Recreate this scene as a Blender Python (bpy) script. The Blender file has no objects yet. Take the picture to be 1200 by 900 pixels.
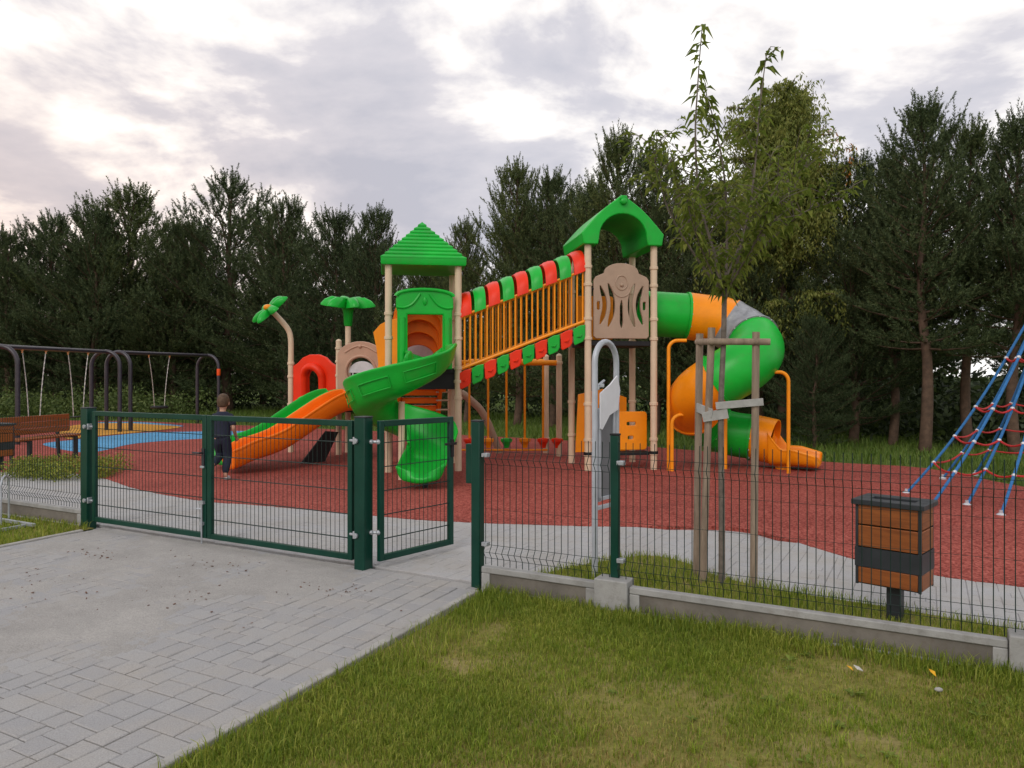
import bpy, bmesh, math, random
import numpy as np
from mathutils import Vector, Matrix, Euler
R = math.radians
random.seed(7); rng = np.random.default_rng(7)
scn = bpy.context.scene
COL = scn.collection
FPX, HOR, CH = 890.0, 440.0, 1.6          # focal length in pixels, horizon row, eye height

def G(px, py, z=0.0):                      # a point of the ground plane
    D = FPX * (CH - z) / (py - HOR)
    return Vector(((px - 600) * D / FPX, D, z))
def P(px, py, D):
    return Vector(((px - 600) * D / FPX, D, CH - (py - HOR) * D / FPX))

# ------------------------------------------------------------------ materials
def nodes(name):
    m = bpy.data.materials.new(name); m.use_nodes = True
    nt = m.node_tree
    return m, nt, nt.nodes['Principled BSDF']
def N(nt, t, **kw):
    n = nt.nodes.new(t)
    for k, v in kw.items():
        if k in n.inputs.keys(): n.inputs[k].default_value = v
        else: setattr(n, k, v)
    return n
def ramp(nt, src, stops):
    r = nt.nodes.new('ShaderNodeValToRGB')
    while len(r.color_ramp.elements) < len(stops): r.color_ramp.elements.new(0.5)
    for e, (p, c) in zip(r.color_ramp.elements, stops):
        e.position = p; e.color = (*c, 1)
    nt.links.new(src, r.inputs[0]); return r
def mixc(nt, fac, a, b, mode='MIX'):
    m = nt.nodes.new('ShaderNodeMix'); m.data_type = 'RGBA'; m.blend_type = mode
    for s, v in ((0, fac), (6, a), (7, b)):
        if isinstance(v, (int, float)): m.inputs[s].default_value = v
        elif isinstance(v, tuple): m.inputs[s].default_value = (*v, 1)
        else: nt.links.new(v, m.inputs[s])
    return m.outputs[2]
def bump(nt, b, src, strength=0.3, dist=0.01):
    n = N(nt, 'ShaderNodeBump', Strength=strength, Distance=dist)
    nt.links.new(src, n.inputs['Height']); nt.links.new(n.outputs[0], b.inputs['Normal'])

def plain(name, c, rough=0.5, metal=0.0, var=0.12, scale=6.0, bmp=0.0, bscale=80, dirt=0.0, spec=0.3):
    m, nt, b = nodes(name)
    tc = N(nt, 'ShaderNodeTexCoord')
    n1 = N(nt, 'ShaderNodeTexNoise', Scale=scale, Detail=5.0, Roughness=0.6)
    nt.links.new(tc.outputs['Object'], n1.inputs['Vector'])
    lo = tuple(max(0, x * (1 - var)) for x in c); hi = tuple(min(1, x * (1 + var) + 0.01 * var) for x in c)
    col = ramp(nt, n1.outputs[0], [(0.3, lo), (0.7, hi)]).outputs[0]
    if dirt:
        n2 = N(nt, 'ShaderNodeTexNoise', Scale=scale * 3.1, Detail=8.0, Roughness=0.7)
        nt.links.new(tc.outputs['Object'], n2.inputs['Vector'])
        f = ramp(nt, n2.outputs[0], [(0.5, (0, 0, 0)), (0.8, (dirt, dirt, dirt))])
        col = mixc(nt, f.outputs[0], col, (0.12, 0.095, 0.07))
    nt.links.new(col, b.inputs['Base Color'])
    b.inputs['Roughness'].default_value = rough; b.inputs['Metallic'].default_value = metal
    b.inputs['Specular IOR Level'].default_value = spec
    n3 = N(nt, 'ShaderNodeTexNoise', Scale=bscale, Detail=4.0)
    nt.links.new(tc.outputs['Object'], n3.inputs['Vector'])
    rr = ramp(nt, n1.outputs[0], [(0.25, (rough * .8,) * 3), (0.8, (min(1, rough * 1.25),) * 3)])
    nt.links.new(rr.outputs[0], b.inputs['Roughness'])
    if bmp: bump(nt, b, n3.outputs[0], bmp, 0.004)
    return m

M = {}
M['green'] = plain('green_plastic', (0.006, 0.42, 0.035), 0.34, var=.17, scale=1.4, bmp=.08, bscale=40, dirt=.25)
M['orange'] = plain('orange_plastic', (0.95, 0.285, 0.005), 0.34, var=.14, scale=1.4, bmp=.08, bscale=40, dirt=.22)
M['deep_orange'] = plain('deep_orange_plastic', (0.92, 0.19, 0.004), 0.4, var=.1, scale=2.0, bmp=.05, bscale=40, dirt=.1)
M['red'] = plain('red_plastic', (0.82, 0.032, 0.004), 0.42, var=.1, scale=2.0, bmp=.05, bscale=40, dirt=.08)
M['beige'] = plain('beige_coated_steel', (0.68, 0.53, 0.375), 0.42, var=.07, scale=3, dirt=.12)
M['brown_panel'] = plain('brown_beige_plastic', (0.40, 0.285, 0.205), 0.5, var=.08, scale=4, bmp=.1, bscale=60, dirt=.15)
M['pink_panel'] = plain('pinkish_beige_plastic', (0.50, 0.31, 0.22), 0.5, var=.08, scale=4, bmp=.1, bscale=60, dirt=.15)
M['orange_steel'] = plain('orange_coated_steel', (0.92, 0.31, 0.008), 0.4, var=.08, scale=5, dirt=.1)
M['black'] = plain('black_rubber_coating', (0.012, 0.012, 0.014), 0.6, var=.2)
M['clear'] = plain('milky_clear_plastic', (0.62, 0.63, 0.66), 0.25, var=.1, scale=9)
M['greypipe'] = plain('weathered_clear_tube', (0.27, 0.28, 0.30), 0.3, var=.25, scale=9)
M['gate'] = plain('dark_green_coated_steel', (0.001, 0.042, 0.027), 0.36, var=.15, scale=4, dirt=.06)
M['wire'] = plain('dark_green_wire', (0.003, 0.020, 0.015), 0.5, var=.2)
M['galv'] = plain('galvanised_steel', (0.42, 0.45, 0.48), 0.42, metal=.55, var=.15, scale=14)
M['galv_light'] = plain('pale_grey_steel', (0.46, 0.49, 0.54), 0.45, metal=.25, var=.1, scale=10)
M['white'] = plain('white_board', (0.72, 0.73, 0.77), 0.5, var=.05)
M['dark_board'] = plain('dark_grey_board', (0.16, 0.165, 0.18), 0.5, var=.1)
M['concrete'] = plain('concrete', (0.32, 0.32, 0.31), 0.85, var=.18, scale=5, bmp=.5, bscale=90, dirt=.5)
M['concrete_face'] = plain('concrete_recess_dark', (0.165, 0.15, 0.13), 0.9, var=.25, scale=4, bmp=.5, bscale=60, dirt=.7)  # darker, browner concrete for the recessed plinth face inside its paler rim
M['kerb'] = plain('kerb_concrete', (0.36, 0.35, 0.325), 0.88, var=.2, scale=5, bmp=.5, bscale=90, dirt=.6)
M['navy'] = plain('dark_navy_cloth', (0.016, 0.02, 0.04), 0.85, var=.25, scale=20, bmp=.2)
M['skin'] = plain('skin', (0.52, 0.30, 0.21), 0.5, var=.06)
M['hair'] = plain('light_brown_hair', (0.085, 0.05, 0.028), 0.6, var=.35, scale=30, bmp=.5, bscale=120)
M['shoe'] = plain('shoe_canvas', (0.5, 0.5, 0.52), 0.6, var=.1)
M['shoe_dark'] = plain('dark_shoe', (0.04, 0.04, 0.05), 0.6)
M['swing_frame'] = plain('dark_violet_steel', (0.028, 0.022, 0.032), 0.35, var=.15, spec=.6)
M['orange_mark'] = plain('orange_red_band', (0.85, 0.09, 0.01), 0.5)
M['chain'] = plain('chain_steel', (0.55, 0.53, 0.50), 0.4, metal=.4, var=.2)
M['copper'] = plain('copper_shackle', (0.75, 0.34, 0.12), 0.4, metal=.3)
M['blue_rope'] = plain('blue_rope', (0.03, 0.16, 0.40), 0.7, var=.2, scale=30, bmp=.6, bscale=200)
M['red_rope'] = plain('red_rope', (0.50, 0.03, 0.03), 0.65, var=.2, scale=30, bmp=.6, bscale=200)
M['ferrule'] = plain('pale_connector', (0.60, 0.62, 0.66), 0.35, metal=.3)
M['rubber_cup'] = plain('step_plastic', (0.8, 0.2, 0.01), 0.4)
M['anthracite'] = plain('anthracite_steel', (0.032, 0.037, 0.043), 0.45, var=.15)
M['strap'] = plain('pale_strap', (0.36, 0.36, 0.345), 0.8, var=.15, scale=20)
M['trunk_bark'] = plain('young_bark', (0.15, 0.125, 0.105), 0.8, var=.35, scale=18, bmp=.7, bscale=60)
M['pine_bark'] = plain('pine_bark', (0.105, 0.066, 0.045), 0.9, var=.4, scale=6, bmp=1, bscale=25)
M['yellow_leaf'] = plain('yellow_leaf', (0.8, 0.42, 0.02), 0.6)
M['paper'] = plain('pale_paper', (0.6, 0.58, 0.54), 0.7)

def wood(name, c1, c2, sc=(3, 3, 40), rough=.6):
    m, nt, b = nodes(name)
    tc = N(nt, 'ShaderNodeTexCoord'); mp = N(nt, 'ShaderNodeMapping'); mp.inputs['Scale'].default_value = sc
    nt.links.new(tc.outputs['Object'], mp.inputs[0])
    n = N(nt, 'ShaderNodeTexNoise', Scale=1.0, Detail=8.0, Roughness=.65, Distortion=.6)
    nt.links.new(mp.outputs[0], n.inputs['Vector'])
    r = ramp(nt, n.outputs[0], [(.3, c1), (.7, c2)])
    nt.links.new(r.outputs[0], b.inputs['Base Color']); b.inputs['Roughness'].default_value = rough
    bump(nt, b, n.outputs[0], .3, .004)
    return m
M['bin_wood'] = wood('oiled_orange_wood', (0.19, 0.05, 0.008), (0.34, 0.10, 0.018), (4, 4, 50), .5)
M['bench_wood'] = wood('orange_bench_wood', (0.20, 0.058, 0.012), (0.33, 0.10, 0.025), (4, 4, 50), .5)
M['stake'] = wood('weathered_stake_wood', (0.17, 0.125, 0.09), (0.36, 0.28, 0.21), (22, 22, 3), .85)

def foliage(name, dark, mid, light, rough=.6, trans=.25, spec=.3, tonal=False):
    m, nt, b = nodes(name)
    g = N(nt, 'ShaderNodeNewGeometry')
    tc = N(nt, 'ShaderNodeTexCoord')
    n = N(nt, 'ShaderNodeTexNoise', Scale=1.6, Detail=3.0)
    nt.links.new(tc.outputs['Object'], n.inputs['Vector'])
    mx = nt.nodes.new('ShaderNodeMath'); mx.operation = 'ADD'
    ml = nt.nodes.new('ShaderNodeMath'); ml.operation = 'MULTIPLY'; ml.inputs[1].default_value = .55
    nt.links.new(g.outputs['Random Per Island'], ml.inputs[0])
    nt.links.new(ml.outputs[0], mx.inputs[0])
    m2 = nt.nodes.new('ShaderNodeMath'); m2.operation = 'MULTIPLY'; m2.inputs[1].default_value = .45
    nt.links.new(n.outputs[0], m2.inputs[0]); nt.links.new(m2.outputs[0], mx.inputs[1])
    r = ramp(nt, mx.outputs[0], [(.15, dark), (.5, mid), (.85, light)])
    oi = N(nt, 'ShaderNodeObjectInfo'); tone = ramp(nt, oi.outputs['Random'], [(0, (.78, .82, .86)), (.5, (1, 1, 1)), (1, (1.22, 1.16, .95))])
    class _o: outputs = [mixc(nt, 1.0 if tonal else 0.0, r.outputs[0], tone.outputs[0], 'MULTIPLY')]
    r = _o
    nt.links.new(r.outputs[0], b.inputs['Base Color'])
    b.inputs['Roughness'].default_value = rough; b.inputs['Specular IOR Level'].default_value = spec
    if trans:
        t = N(nt, 'ShaderNodeBsdfTranslucent'); nt.links.new(r.outputs[0], t.inputs[0])
        ms = N(nt, 'ShaderNodeMixShader'); ms.inputs[0].default_value = trans
        nt.links.new(b.outputs[0], ms.inputs[1]); nt.links.new(t.outputs[0], ms.inputs[2])
        nt.links.new(ms.outputs[0], nt.nodes['Material Output'].inputs[0])
    return m
M['needles'] = foliage('pine_needles', (0.032, 0.052, 0.021), (0.070, 0.102, 0.042), (0.175, 0.21, 0.092), trans=.15, spec=.15, tonal=True)
M['needles_blue'] = foliage('pine_needles_bluish', (0.030, 0.050, 0.025), (0.063, 0.096, 0.048), (0.15, 0.195, 0.10), trans=.15, spec=.15, tonal=True)
M['leaf'] = foliage('young_tree_leaf', (0.085, 0.13, 0.020), (0.17, 0.23, 0.036), (0.30, 0.33, 0.07), .5, .45)
M['willow'] = foliage('willow_leaf', (0.11, 0.145, 0.030), (0.20, 0.235, 0.05), (0.33, 0.33, 0.085), .55, .4)
M['willow_gold'] = foliage('willow_leaf_golden', (0.30, 0.11, 0.015), (0.42, 0.17, 0.02), (0.5, 0.25, 0.03), .55, .3)
M['bush'] = foliage('undergrowth_leaf', (0.022, 0.036, 0.014), (0.042, 0.066, 0.022), (0.085, 0.12, 0.036), .6, .2)
M['shrub'] = foliage('spirea_leaf', (0.10, 0.14, 0.02), (0.20, 0.25, 0.035), (0.40, 0.38, 0.05), .55, .25)
M['grass'] = foliage('grass_blade', (0.10, 0.175, 0.014), (0.22, 0.285, 0.028), (0.46, 0.46, 0.09), .55, .4)
M['straw'] = foliage('dry_grass_blade', (0.21, 0.16, 0.045), (0.32, 0.24, 0.075), (0.42, 0.34, 0.12), .6, .2)
M['meadow_grass'] = foliage('meadow_blade', (0.06, 0.11, 0.014), (0.10, 0.17, 0.024), (0.18, 0.24, 0.045), .6, .3)

def ground_mat(name, stops, scale, rough=.95, fine=60, b_=.5, coarse=None):
    m, nt, b = nodes(name)
    tc = N(nt, 'ShaderNodeTexCoord')
    n = N(nt, 'ShaderNodeTexNoise', Scale=scale, Detail=9.0, Roughness=.7)
    nt.links.new(tc.outputs['Object'], n.inputs['Vector'])
    r = ramp(nt, n.outputs[0], stops)
    n2 = N(nt, 'ShaderNodeTexNoise', Scale=fine, Detail=5.0, Roughness=.7)
    nt.links.new(tc.outputs['Object'], n2.inputs['Vector'])
    r2 = ramp(nt, n2.outputs[0], [(.3, (.72,) * 3), (.7, (1.25,) * 3)])
    c = mixc(nt, 1.0, r.outputs[0], r2.outputs[0], 'MULTIPLY')
    nt.links.new(c, b.inputs['Base Color']); b.inputs['Roughness'].default_value = rough; b.inputs['Specular IOR Level'].default_value = .2
    bump(nt, b, n2.outputs[0], b_, .02)
    return m
M['meadow'] = ground_mat('meadow_ground', [(.3, (.06, .10, .016)), (.5, (.10, .15, .026)), (.7, (.16, .19, .045))], .8, fine=14)
M['soil'] = ground_mat('lawn_soil', [(.3, (.13, .145, .026)), (.5, (.22, .20, .05)), (.72, (.32, .25, .12))], 2.2, fine=45)
M['concrete_path'] = ground_mat('path_concrete', [(.3, (.33, .325, .32)), (.5, (.40, .395, .385)), (.7, (.45, .44, .43))], 1.1, .85, 70, .2)
M['sand'] = ground_mat('sand_film', [(.3, (.30, .29, .275)), (.5, (.35, .338, .32)), (.7, (.40, .385, .362))], 1.7, .95, 110, .35)
M['joint'] = ground_mat('joint_sand', [(.3, (.13, .125, .115)), (.7, (.25, .235, .21))], 3, .95, 90, .3)

def rubber_mat(name, cols, scale=52):
    m, nt, b = nodes(name)
    tc = N(nt, 'ShaderNodeTexCoord')
    v = N(nt, 'ShaderNodeTexVoronoi', Scale=scale); nt.links.new(tc.outputs['Object'], v.inputs['Vector'])
    r = ramp(nt, v.outputs['Color'], list(zip((.15, .45, .8), cols)))
    n = N(nt, 'ShaderNodeTexNoise', Scale=.7, Detail=9.0, Roughness=.72); nt.links.new(tc.outputs['Object'], n.inputs['Vector'])
    r2 = ramp(nt, n.outputs[0], [(.28, (.76, .78, .80)), (.5, (1, 1, 1)), (.72, (1.16, 1.2, 1.2))])
    c = mixc(nt, 1.0, r.outputs[0], r2.outputs[0], 'MULTIPLY')
    nt.links.new(c, b.inputs['Base Color']); b.inputs['Roughness'].default_value = .9; b.inputs['Specular IOR Level'].default_value = .12
    bump(nt, b, v.outputs['Distance'], .35, .005)
    return m
M['red_rubber'] = rubber_mat('red_rubber_granulate', ((.18, .036, .027), (.29, .064, .049), (.42, .115, .090)))
M['blue_rubber'] = rubber_mat('blue_rubber_granulate', ((.06, .20, .38), (.10, .31, .52), (.16, .38, .58)))
M['orange_rubber'] = rubber_mat('orange_rubber_granulate', ((.42, .20, .035), (.60, .29, .05), (.68, .35, .08)))

def paver_mat(k=1.0, lo=.30, hi=.345):
    m, nt, b = nodes('paver_concrete')
    g = N(nt, 'ShaderNodeNewGeometry'); tc = N(nt, 'ShaderNodeTexCoord')
    r = ramp(nt, g.outputs['Random Per Island'], [(0, (lo, lo, lo * 1.02)), (1, (hi, hi * .99, hi * .975))])
    n = N(nt, 'ShaderNodeTexNoise', Scale=2.1, Detail=9.0, Roughness=.7); nt.links.new(tc.outputs['Object'], n.inputs['Vector'])
    f = ramp(nt, n.outputs[0], [(.42, (0, 0, 0)), (.7, (.75,) * 3)])
    c = mixc(nt, f.outputs[0], r.outputs[0], (.36, .335, .30))
    n2 = N(nt, 'ShaderNodeTexNoise', Scale=150.0, Detail=3.0); nt.links.new(tc.outputs['Object'], n2.inputs['Vector'])
    r2 = ramp(nt, n2.outputs[0], [(.3, (.8,) * 3), (.7, (1.15,) * 3)])
    c = mixc(nt, 1.0, c, r2.outputs[0], 'MULTIPLY')
    n3 = N(nt, 'ShaderNodeTexNoise', Scale=7.0, Detail=9.0, Roughness=.75); nt.links.new(tc.outputs['Object'], n3.inputs['Vector'])
    f3 = ramp(nt, n3.outputs[0], [(.58, (0, 0, 0)), (.75, (.5,) * 3)])
    c = mixc(nt, f3.outputs[0], c, (.20, .19, .18))
    nt.links.new(c, b.inputs['Base Color']); b.inputs['Roughness'].default_value = .85
    bump(nt, b, n2.outputs[0], .35, .003)
    return m
M['paver'] = paver_mat(); M['paver_path'] = paver_mat(lo=.385, hi=.405)

# ------------------------------------------------------------------ mesh building
class MB:
    def __init__(s): s.v = []; s.f = []
    def add(s, vs, fs):
        o = len(s.v); s.v += [tuple(v) for v in vs]; s.f += [tuple(i + o for i in f) for f in fs]; return s
    def box(s, c, size, rot=None):
        c = Vector(c); hx, hy, hz = (x / 2 for x in size); vs = []
        for z in (-hz, hz):
            for x, y in ((-hx, -hy), (hx, -hy), (hx, hy), (-hx, hy)):
                p = Vector((x, y, z)); p = rot @ p if rot else p; vs.append(c + p)
        return s.add(vs, [(3, 2, 1, 0), (4, 5, 6, 7), (0, 1, 5, 4), (1, 2, 6, 5), (2, 3, 7, 6), (3, 0, 4, 7)])
    def bar(s, a, b, w, h, up=(0, 0, 1)):          # box from a to b; w sideways, h along up
        a, b = Vector(a), Vector(b); t = (b - a); L = t.length; t.normalize()
        side = t.cross(Vector(up)).normalized(); u = side.cross(t)
        rot = Matrix((t, side, u)).transposed()
        return s.box((a + b) / 2, (L, w, h), rot)
    def tube(s, pts, r, n=8, caps=True, up=(0, 0, 1)):
        pts = [Vector(p) for p in pts]; k = len(pts)
        rs = r if isinstance(r, (list, tuple)) else [r] * k
        vs = []; prev = None
        for i, p in enumerate(pts):
            t = (pts[min(i + 1, k - 1)] - pts[max(i - 1, 0)]).normalized()
            if prev is None:
                a = t.cross(Vector(up))
                if a.length < 1e-3: a = t.cross(Vector((1, 0, 0)))
                a.normalize()
            else:
                a = prev - t * prev.dot(t)
                if a.length < 1e-4: a = t.orthogonal()
                a.normalize()
            prev = a; b = t.cross(a)
            for j in range(n):
                q = 2 * math.pi * j / n
                vs.append(p + (a * math.cos(q) + b * math.sin(q)) * rs[i])
        fs = [(i * n + j, i * n + (j + 1) % n, (i + 1) * n + (j + 1) % n, (i + 1) * n + j) for i in range(k - 1) for j in range(n)]
        if caps: fs += [tuple(range(n - 1, -1, -1)), tuple((k - 1) * n + j for j in range(n))]
        return s.add(vs, fs)
    def loft(s, loops, closed=True, caps=True):     # loops of equal length
        n = len(loops[0]); vs = [p for l in loops for p in l]; k = len(loops)
        m = n if closed else n - 1
        fs = [(i * n + j, i * n + (j + 1) % n, (i + 1) * n + (j + 1) % n, (i + 1) * n + j) for i in range(k - 1) for j in range(m)]
        if caps and closed: fs += [tuple(range(n - 1, -1, -1)), tuple((k - 1) * n + j for j in range(n))]
        return s.add(vs, fs)
    def lathe(s, prof, base, n=16, axis=None):      # prof [(r, z)]
        base = Vector(base); q = Vector((0, 0, 1)).rotation_difference(Vector(axis)) if axis is not None else None
        loops = []
        for r, z in prof:
            l = []
            for j in range(n):
                a = 2 * math.pi * j / n; p = Vector((max(r, 1e-4) * math.cos(a), max(r, 1e-4) * math.sin(a), z))
                l.append(base + (q @ p if q else p))
            loops.append(l)
        return s.loft(loops)
    def ball(s, c, r, n=8, sc=(1, 1, 1)):
        prof = [(r * math.sin(math.pi * i / n) , -r * math.cos(math.pi * i / n)) for i in range(n + 1)]
        c = Vector(c); o = len(s.v); s.lathe(prof, (0, 0, 0), n + 2)
        for i in range(o, len(s.v)):
            x, y, z = s.v[i]; s.v[i] = (c.x + x * sc[0], c.y + y * sc[1], c.z + z * sc[2])
        return s
    def build(s, name, mat, parent=None, sharp=38, bevel=0, base=None, solid=0, subsurf=0, segs=2):
        me = bpy.data.meshes.new(name)
        off = base_of(parent) if parent is not None else Vector(base or (0, 0, 0))
        me.from_pydata([(x - off.x, y - off.y, z - off.z) for x, y, z in s.v], [], s.f)
        me.update()
        for m in (mat if isinstance(mat, (list, tuple)) else [mat]): me.materials.append(m)
        me.polygons.foreach_set('use_smooth', [True] * len(me.polygons))
        me.set_sharp_from_angle(angle=R(sharp))
        o = bpy.data.objects.new(name, me); COL.objects.link(o)
        if parent is not None: o.parent = parent
        else: o.location = off
        if solid:
            md = o.modifiers.new('thickness', 'SOLIDIFY'); md.thickness = solid; md.offset = 0
        if bevel:
            md = o.modifiers.new('edge', 'BEVEL'); md.width = bevel; md.segments = segs; md.limit_method = 'ANGLE'; md.angle_limit = R(40); md.harden_normals = False
        if subsurf:
            md = o.modifiers.new('smooth', 'SUBSURF'); md.levels = subsurf; md.render_levels = subsurf
        return o
BASES = {}
def base_of(o):
    while o.parent is not None: o = o.parent
    return BASES.get(o.name, Vector(o.location))
def tag(o, label, cat, group=None, kind=None):
    o['label'] = label; o['category'] = cat
    if group: o['group'] = group
    if kind: o['kind'] = kind
    return o
def thing(name, loc, label, cat, group=None):
    o = bpy.data.objects.new(name, None); COL.objects.link(o)
    o.empty_display_size = .2; o.location = loc; BASES[o.name] = Vector(loc)
    return tag(o, label, cat, group)
def subgroup(name, parent):
    o = bpy.data.objects.new(name, None); COL.objects.link(o); o.parent = parent; o.empty_display_size = .1
    return o
def structure(o, label, cat):
    o['kind'] = 'structure'; o['label'] = label; o['category'] = cat; return o
def dup(root, loc, rz=0, sc=1, label=None, group=None):
    r = root.copy(); COL.objects.link(r); r.location = loc; r.rotation_euler = (0, 0, rz); r.scale = (sc,) * 3 if not isinstance(sc, tuple) else sc
    if label: r['label'] = label
    if group: r['group'] = group
    for ch in list(root.children):
        c = ch.copy(); COL.objects.link(c); c.parent = r
        for g in list(ch.children):
            d = g.copy(); COL.objects.link(d); d.parent = c
    return r
def catmull(pts, k=8, closed=False):
    pts = [Vector(p) for p in pts]; n = len(pts); out = []
    rngi = range(n if closed else n - 1)
    for i in rngi:
        if closed: a, b, c, d = pts[i - 1], pts[i], pts[(i + 1) % n], pts[(i + 2) % n]
        else: a, b, c, d = pts[max(i - 1, 0)], pts[i], pts[i + 1], pts[min(i + 2, n - 1)]
        for j in range(k):
            t = j / k
            out.append(.5 * ((2 * b) + (c - a) * t + (2 * a - 5 * b + 4 * c - d) * t * t + (3 * b - a - 3 * c + d) * t ** 3))
    if not closed: out.append(pts[-1])
    return out
def plate(name, outer, holes, frame, thick, mat, parent, bev=.012):
    """flat board with holes: a filled 2D curve turned into a mesh; frame = (origin, x axis, y axis) in the world"""
    cu = bpy.data.curves.new('tmp', 'CURVE'); cu.dimensions = '2D'; cu.fill_mode = 'BOTH'
    cu.extrude = max(thick / 2 - bev, .001); cu.bevel_depth = bev; cu.bevel_resolution = 1; cu.offset = -bev
    for loop in [outer] + holes:
        sp = cu.splines.new('POLY'); sp.points.add(len(loop) - 1); sp.use_cyclic_u = True
        for p, (x, y) in zip(sp.points, loop): p.co = (x, y, 0, 1)
    tmp = bpy.data.objects.new('tmp', cu); COL.objects.link(tmp)
    dg = bpy.context.evaluated_depsgraph_get(); dg.update()
    me = bpy.data.meshes.new_from_object(tmp.evaluated_get(dg))
    bpy.data.objects.remove(tmp); bpy.data.curves.remove(cu)
    o_, ax, ay = (Vector(v) for v in frame); az = ax.cross(ay).normalized(); off = base_of(parent) if parent else Vector()
    for v in me.vertices: v.co = o_ + ax * v.co.x + ay * v.co.y + az * v.co.z - off
    me.materials.clear(); me.materials.append(mat); me.name = name
    me.polygons.foreach_set('use_smooth', [True] * len(me.polygons)); me.set_sharp_from_angle(angle=R(35)); me.update()
    o = bpy.data.objects.new(name, me); COL.objects.link(o)
    if parent: o.parent = parent
    return o
def rect(x0, x1, y0, y1): return [(x0, y0), (x1, y0), (x1, y1), (x0, y1)]
def rrect(x0, x1, y0, y1, r, k=5):
    out = []
    for cx, cy, a0 in ((x1 - r, y0 + r, -90), (x1 - r, y1 - r, 0), (x0 + r, y1 - r, 90), (x0 + r, y0 + r, 180)):
        for i in range(k + 1):
            a = R(a0 + 90 * i / k); out.append((cx + r * math.cos(a), cy + r * math.sin(a)))
    return out
def sheet(name, pts, z, mat, thick=.05):
    mb = MB(); n = len(pts)
    mb.add([(p[0], p[1], z) for p in pts] + [(p[0], p[1], z - thick) for p in pts],
           [tuple(range(n))] + [(i, i + n, (i + 1) % n + n, (i + 1) % n) for i in range(n)])
    bm = bmesh.new()
    o = mb.build(name, mat)
    bm.from_mesh(o.data); bmesh.ops.recalc_face_normals(bm, faces=bm.faces)
    bmesh.ops.triangulate(bm, faces=[f for f in bm.faces if len(f.verts) > 4]); bm.to_mesh(o.data); bm.free()
    return o

# ------------------------------------------------------------------ fence frame: s along the fence, t inwards
RP = Vector((-.26, 5.765, 0)); F1 = Vector((.8773, -.48, 0)); F2 = Vector((.48, .8773, 0)); UP = Vector((0, 0, 1))
def F(s, t, z=0): return RP + F1 * (s - .066 * min(t, 0)) + F2 * t + UP * z      # the paving runs out slightly aslant
S_L, S_M, S_P1, S_P2 = -4.844, -1.107, 1.10, 3.50
PAVE_L, PAVE_R = -4.62, .02
FROT = Matrix((F1, F2, UP)).transposed()

# ------------------------------------------------------------------ setting: ground sheets
g = sheet('ground', [(-400, -60), (400, -60), (400, 900), (-400, 900)], -.035, M['meadow'], .5)
structure(g, 'green meadow around and beyond the playground', 'ground')
path_pts = [F(-14, .03), F(14, .03), F(14, 7), F(-14, 7)]
structure(sheet('path', [F(PAVE_L - 9.4, .03), F(PAVE_R, .03), F(8, .03), F(8, 5.5), F(-14, 5.5)], -.034, M['concrete_path']), 'pale grey concrete path inside the fence', 'path')
near = [(-420, 536), (-120, 546), (0, 553), (60, 552), (118, 560), (160, 573), (235, 587), (300, 592), (410, 602), (520, 611), (700, 617), (850, 618), (920, 632), (1000, 655), (1100, 675), (1200, 688), (1420, 712)]
far = [(1500, 618), (1200, 571), (1085, 549), (960, 541), (800, 527), (640, 515), (430, 505), (240, 497), (100, 493), (-300, 493)]
rub = catmull([G(*p) for p in near], 6) + catmull([G(*p) for p in far], 4)
structure(sheet('rubber_floor', rub, .007, M['red_rubber']), 'red rubber safety floor under the play equipment', 'floor')
structure(sheet('blue_patch', catmull([G(*p) for p in ((50, 521), (90, 530), (118, 529), (160, 520), (235, 514.5), (300, 513), (345, 511), (335, 507), (290, 505.5), (235, 506), (170, 507.5), (120, 512), (85, 516))], 5, True), .011, M['blue_rubber'], .003), 'sky blue curved patch in the rubber floor', 'floor')
structure(sheet('blue_stripe', catmull([G(*p) for p in ((120, 495.2), (165, 495.2), (212, 499), (206, 500.2), (165, 497.6), (120, 496.4))], 4, True), .0155, M['blue_rubber'], .003), 'thin blue stripe at the back of the rubber floor', 'floor')
structure(sheet('orange_patch', catmull([G(*p) for p in ((78, 514.5), (95, 514), (120, 511), (170, 506.6), (212, 501), (185, 498.5), (150, 496.5), (110, 497), (82, 500), (70, 507))], 5, True), .0195, M['orange_rubber'], .003), 'orange patch in the rubber floor by the swings', 'floor')

def inpoly(x, y, poly):
    c = False; n = len(poly); j = n - 1
    for i in range(n):
        xi, yi = poly[i][0], poly[i][1]; xj, yj = poly[j][0], poly[j][1]
        if (yi > y) != (yj > y) and x < (xj - xi) * (y - yi) / (yj - yi) + xi: c = not c
        j = i
    return c
def vnoise(x, y, seed=0):
    def h(i, j):
        n = math.sin(i * 127.1 + j * 311.7 + seed * 74.7) * 43758.5453; return n - math.floor(n)
    xi, yi = math.floor(x), math.floor(y); fx, fy = x - xi, y - yi
    fx = fx * fx * (3 - 2 * fx); fy = fy * fy * (3 - 2 * fy)
    return (h(xi, yi) * (1 - fx) + h(xi + 1, yi) * fx) * (1 - fy) + (h(xi, yi + 1) * (1 - fx) + h(xi + 1, yi + 1) * fx) * fy
def fbm(x, y, seed=0):
    return sum(vnoise(x * 2 ** k, y * 2 ** k, seed + k) / 2 ** (k + 1) for k in range(4))

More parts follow.
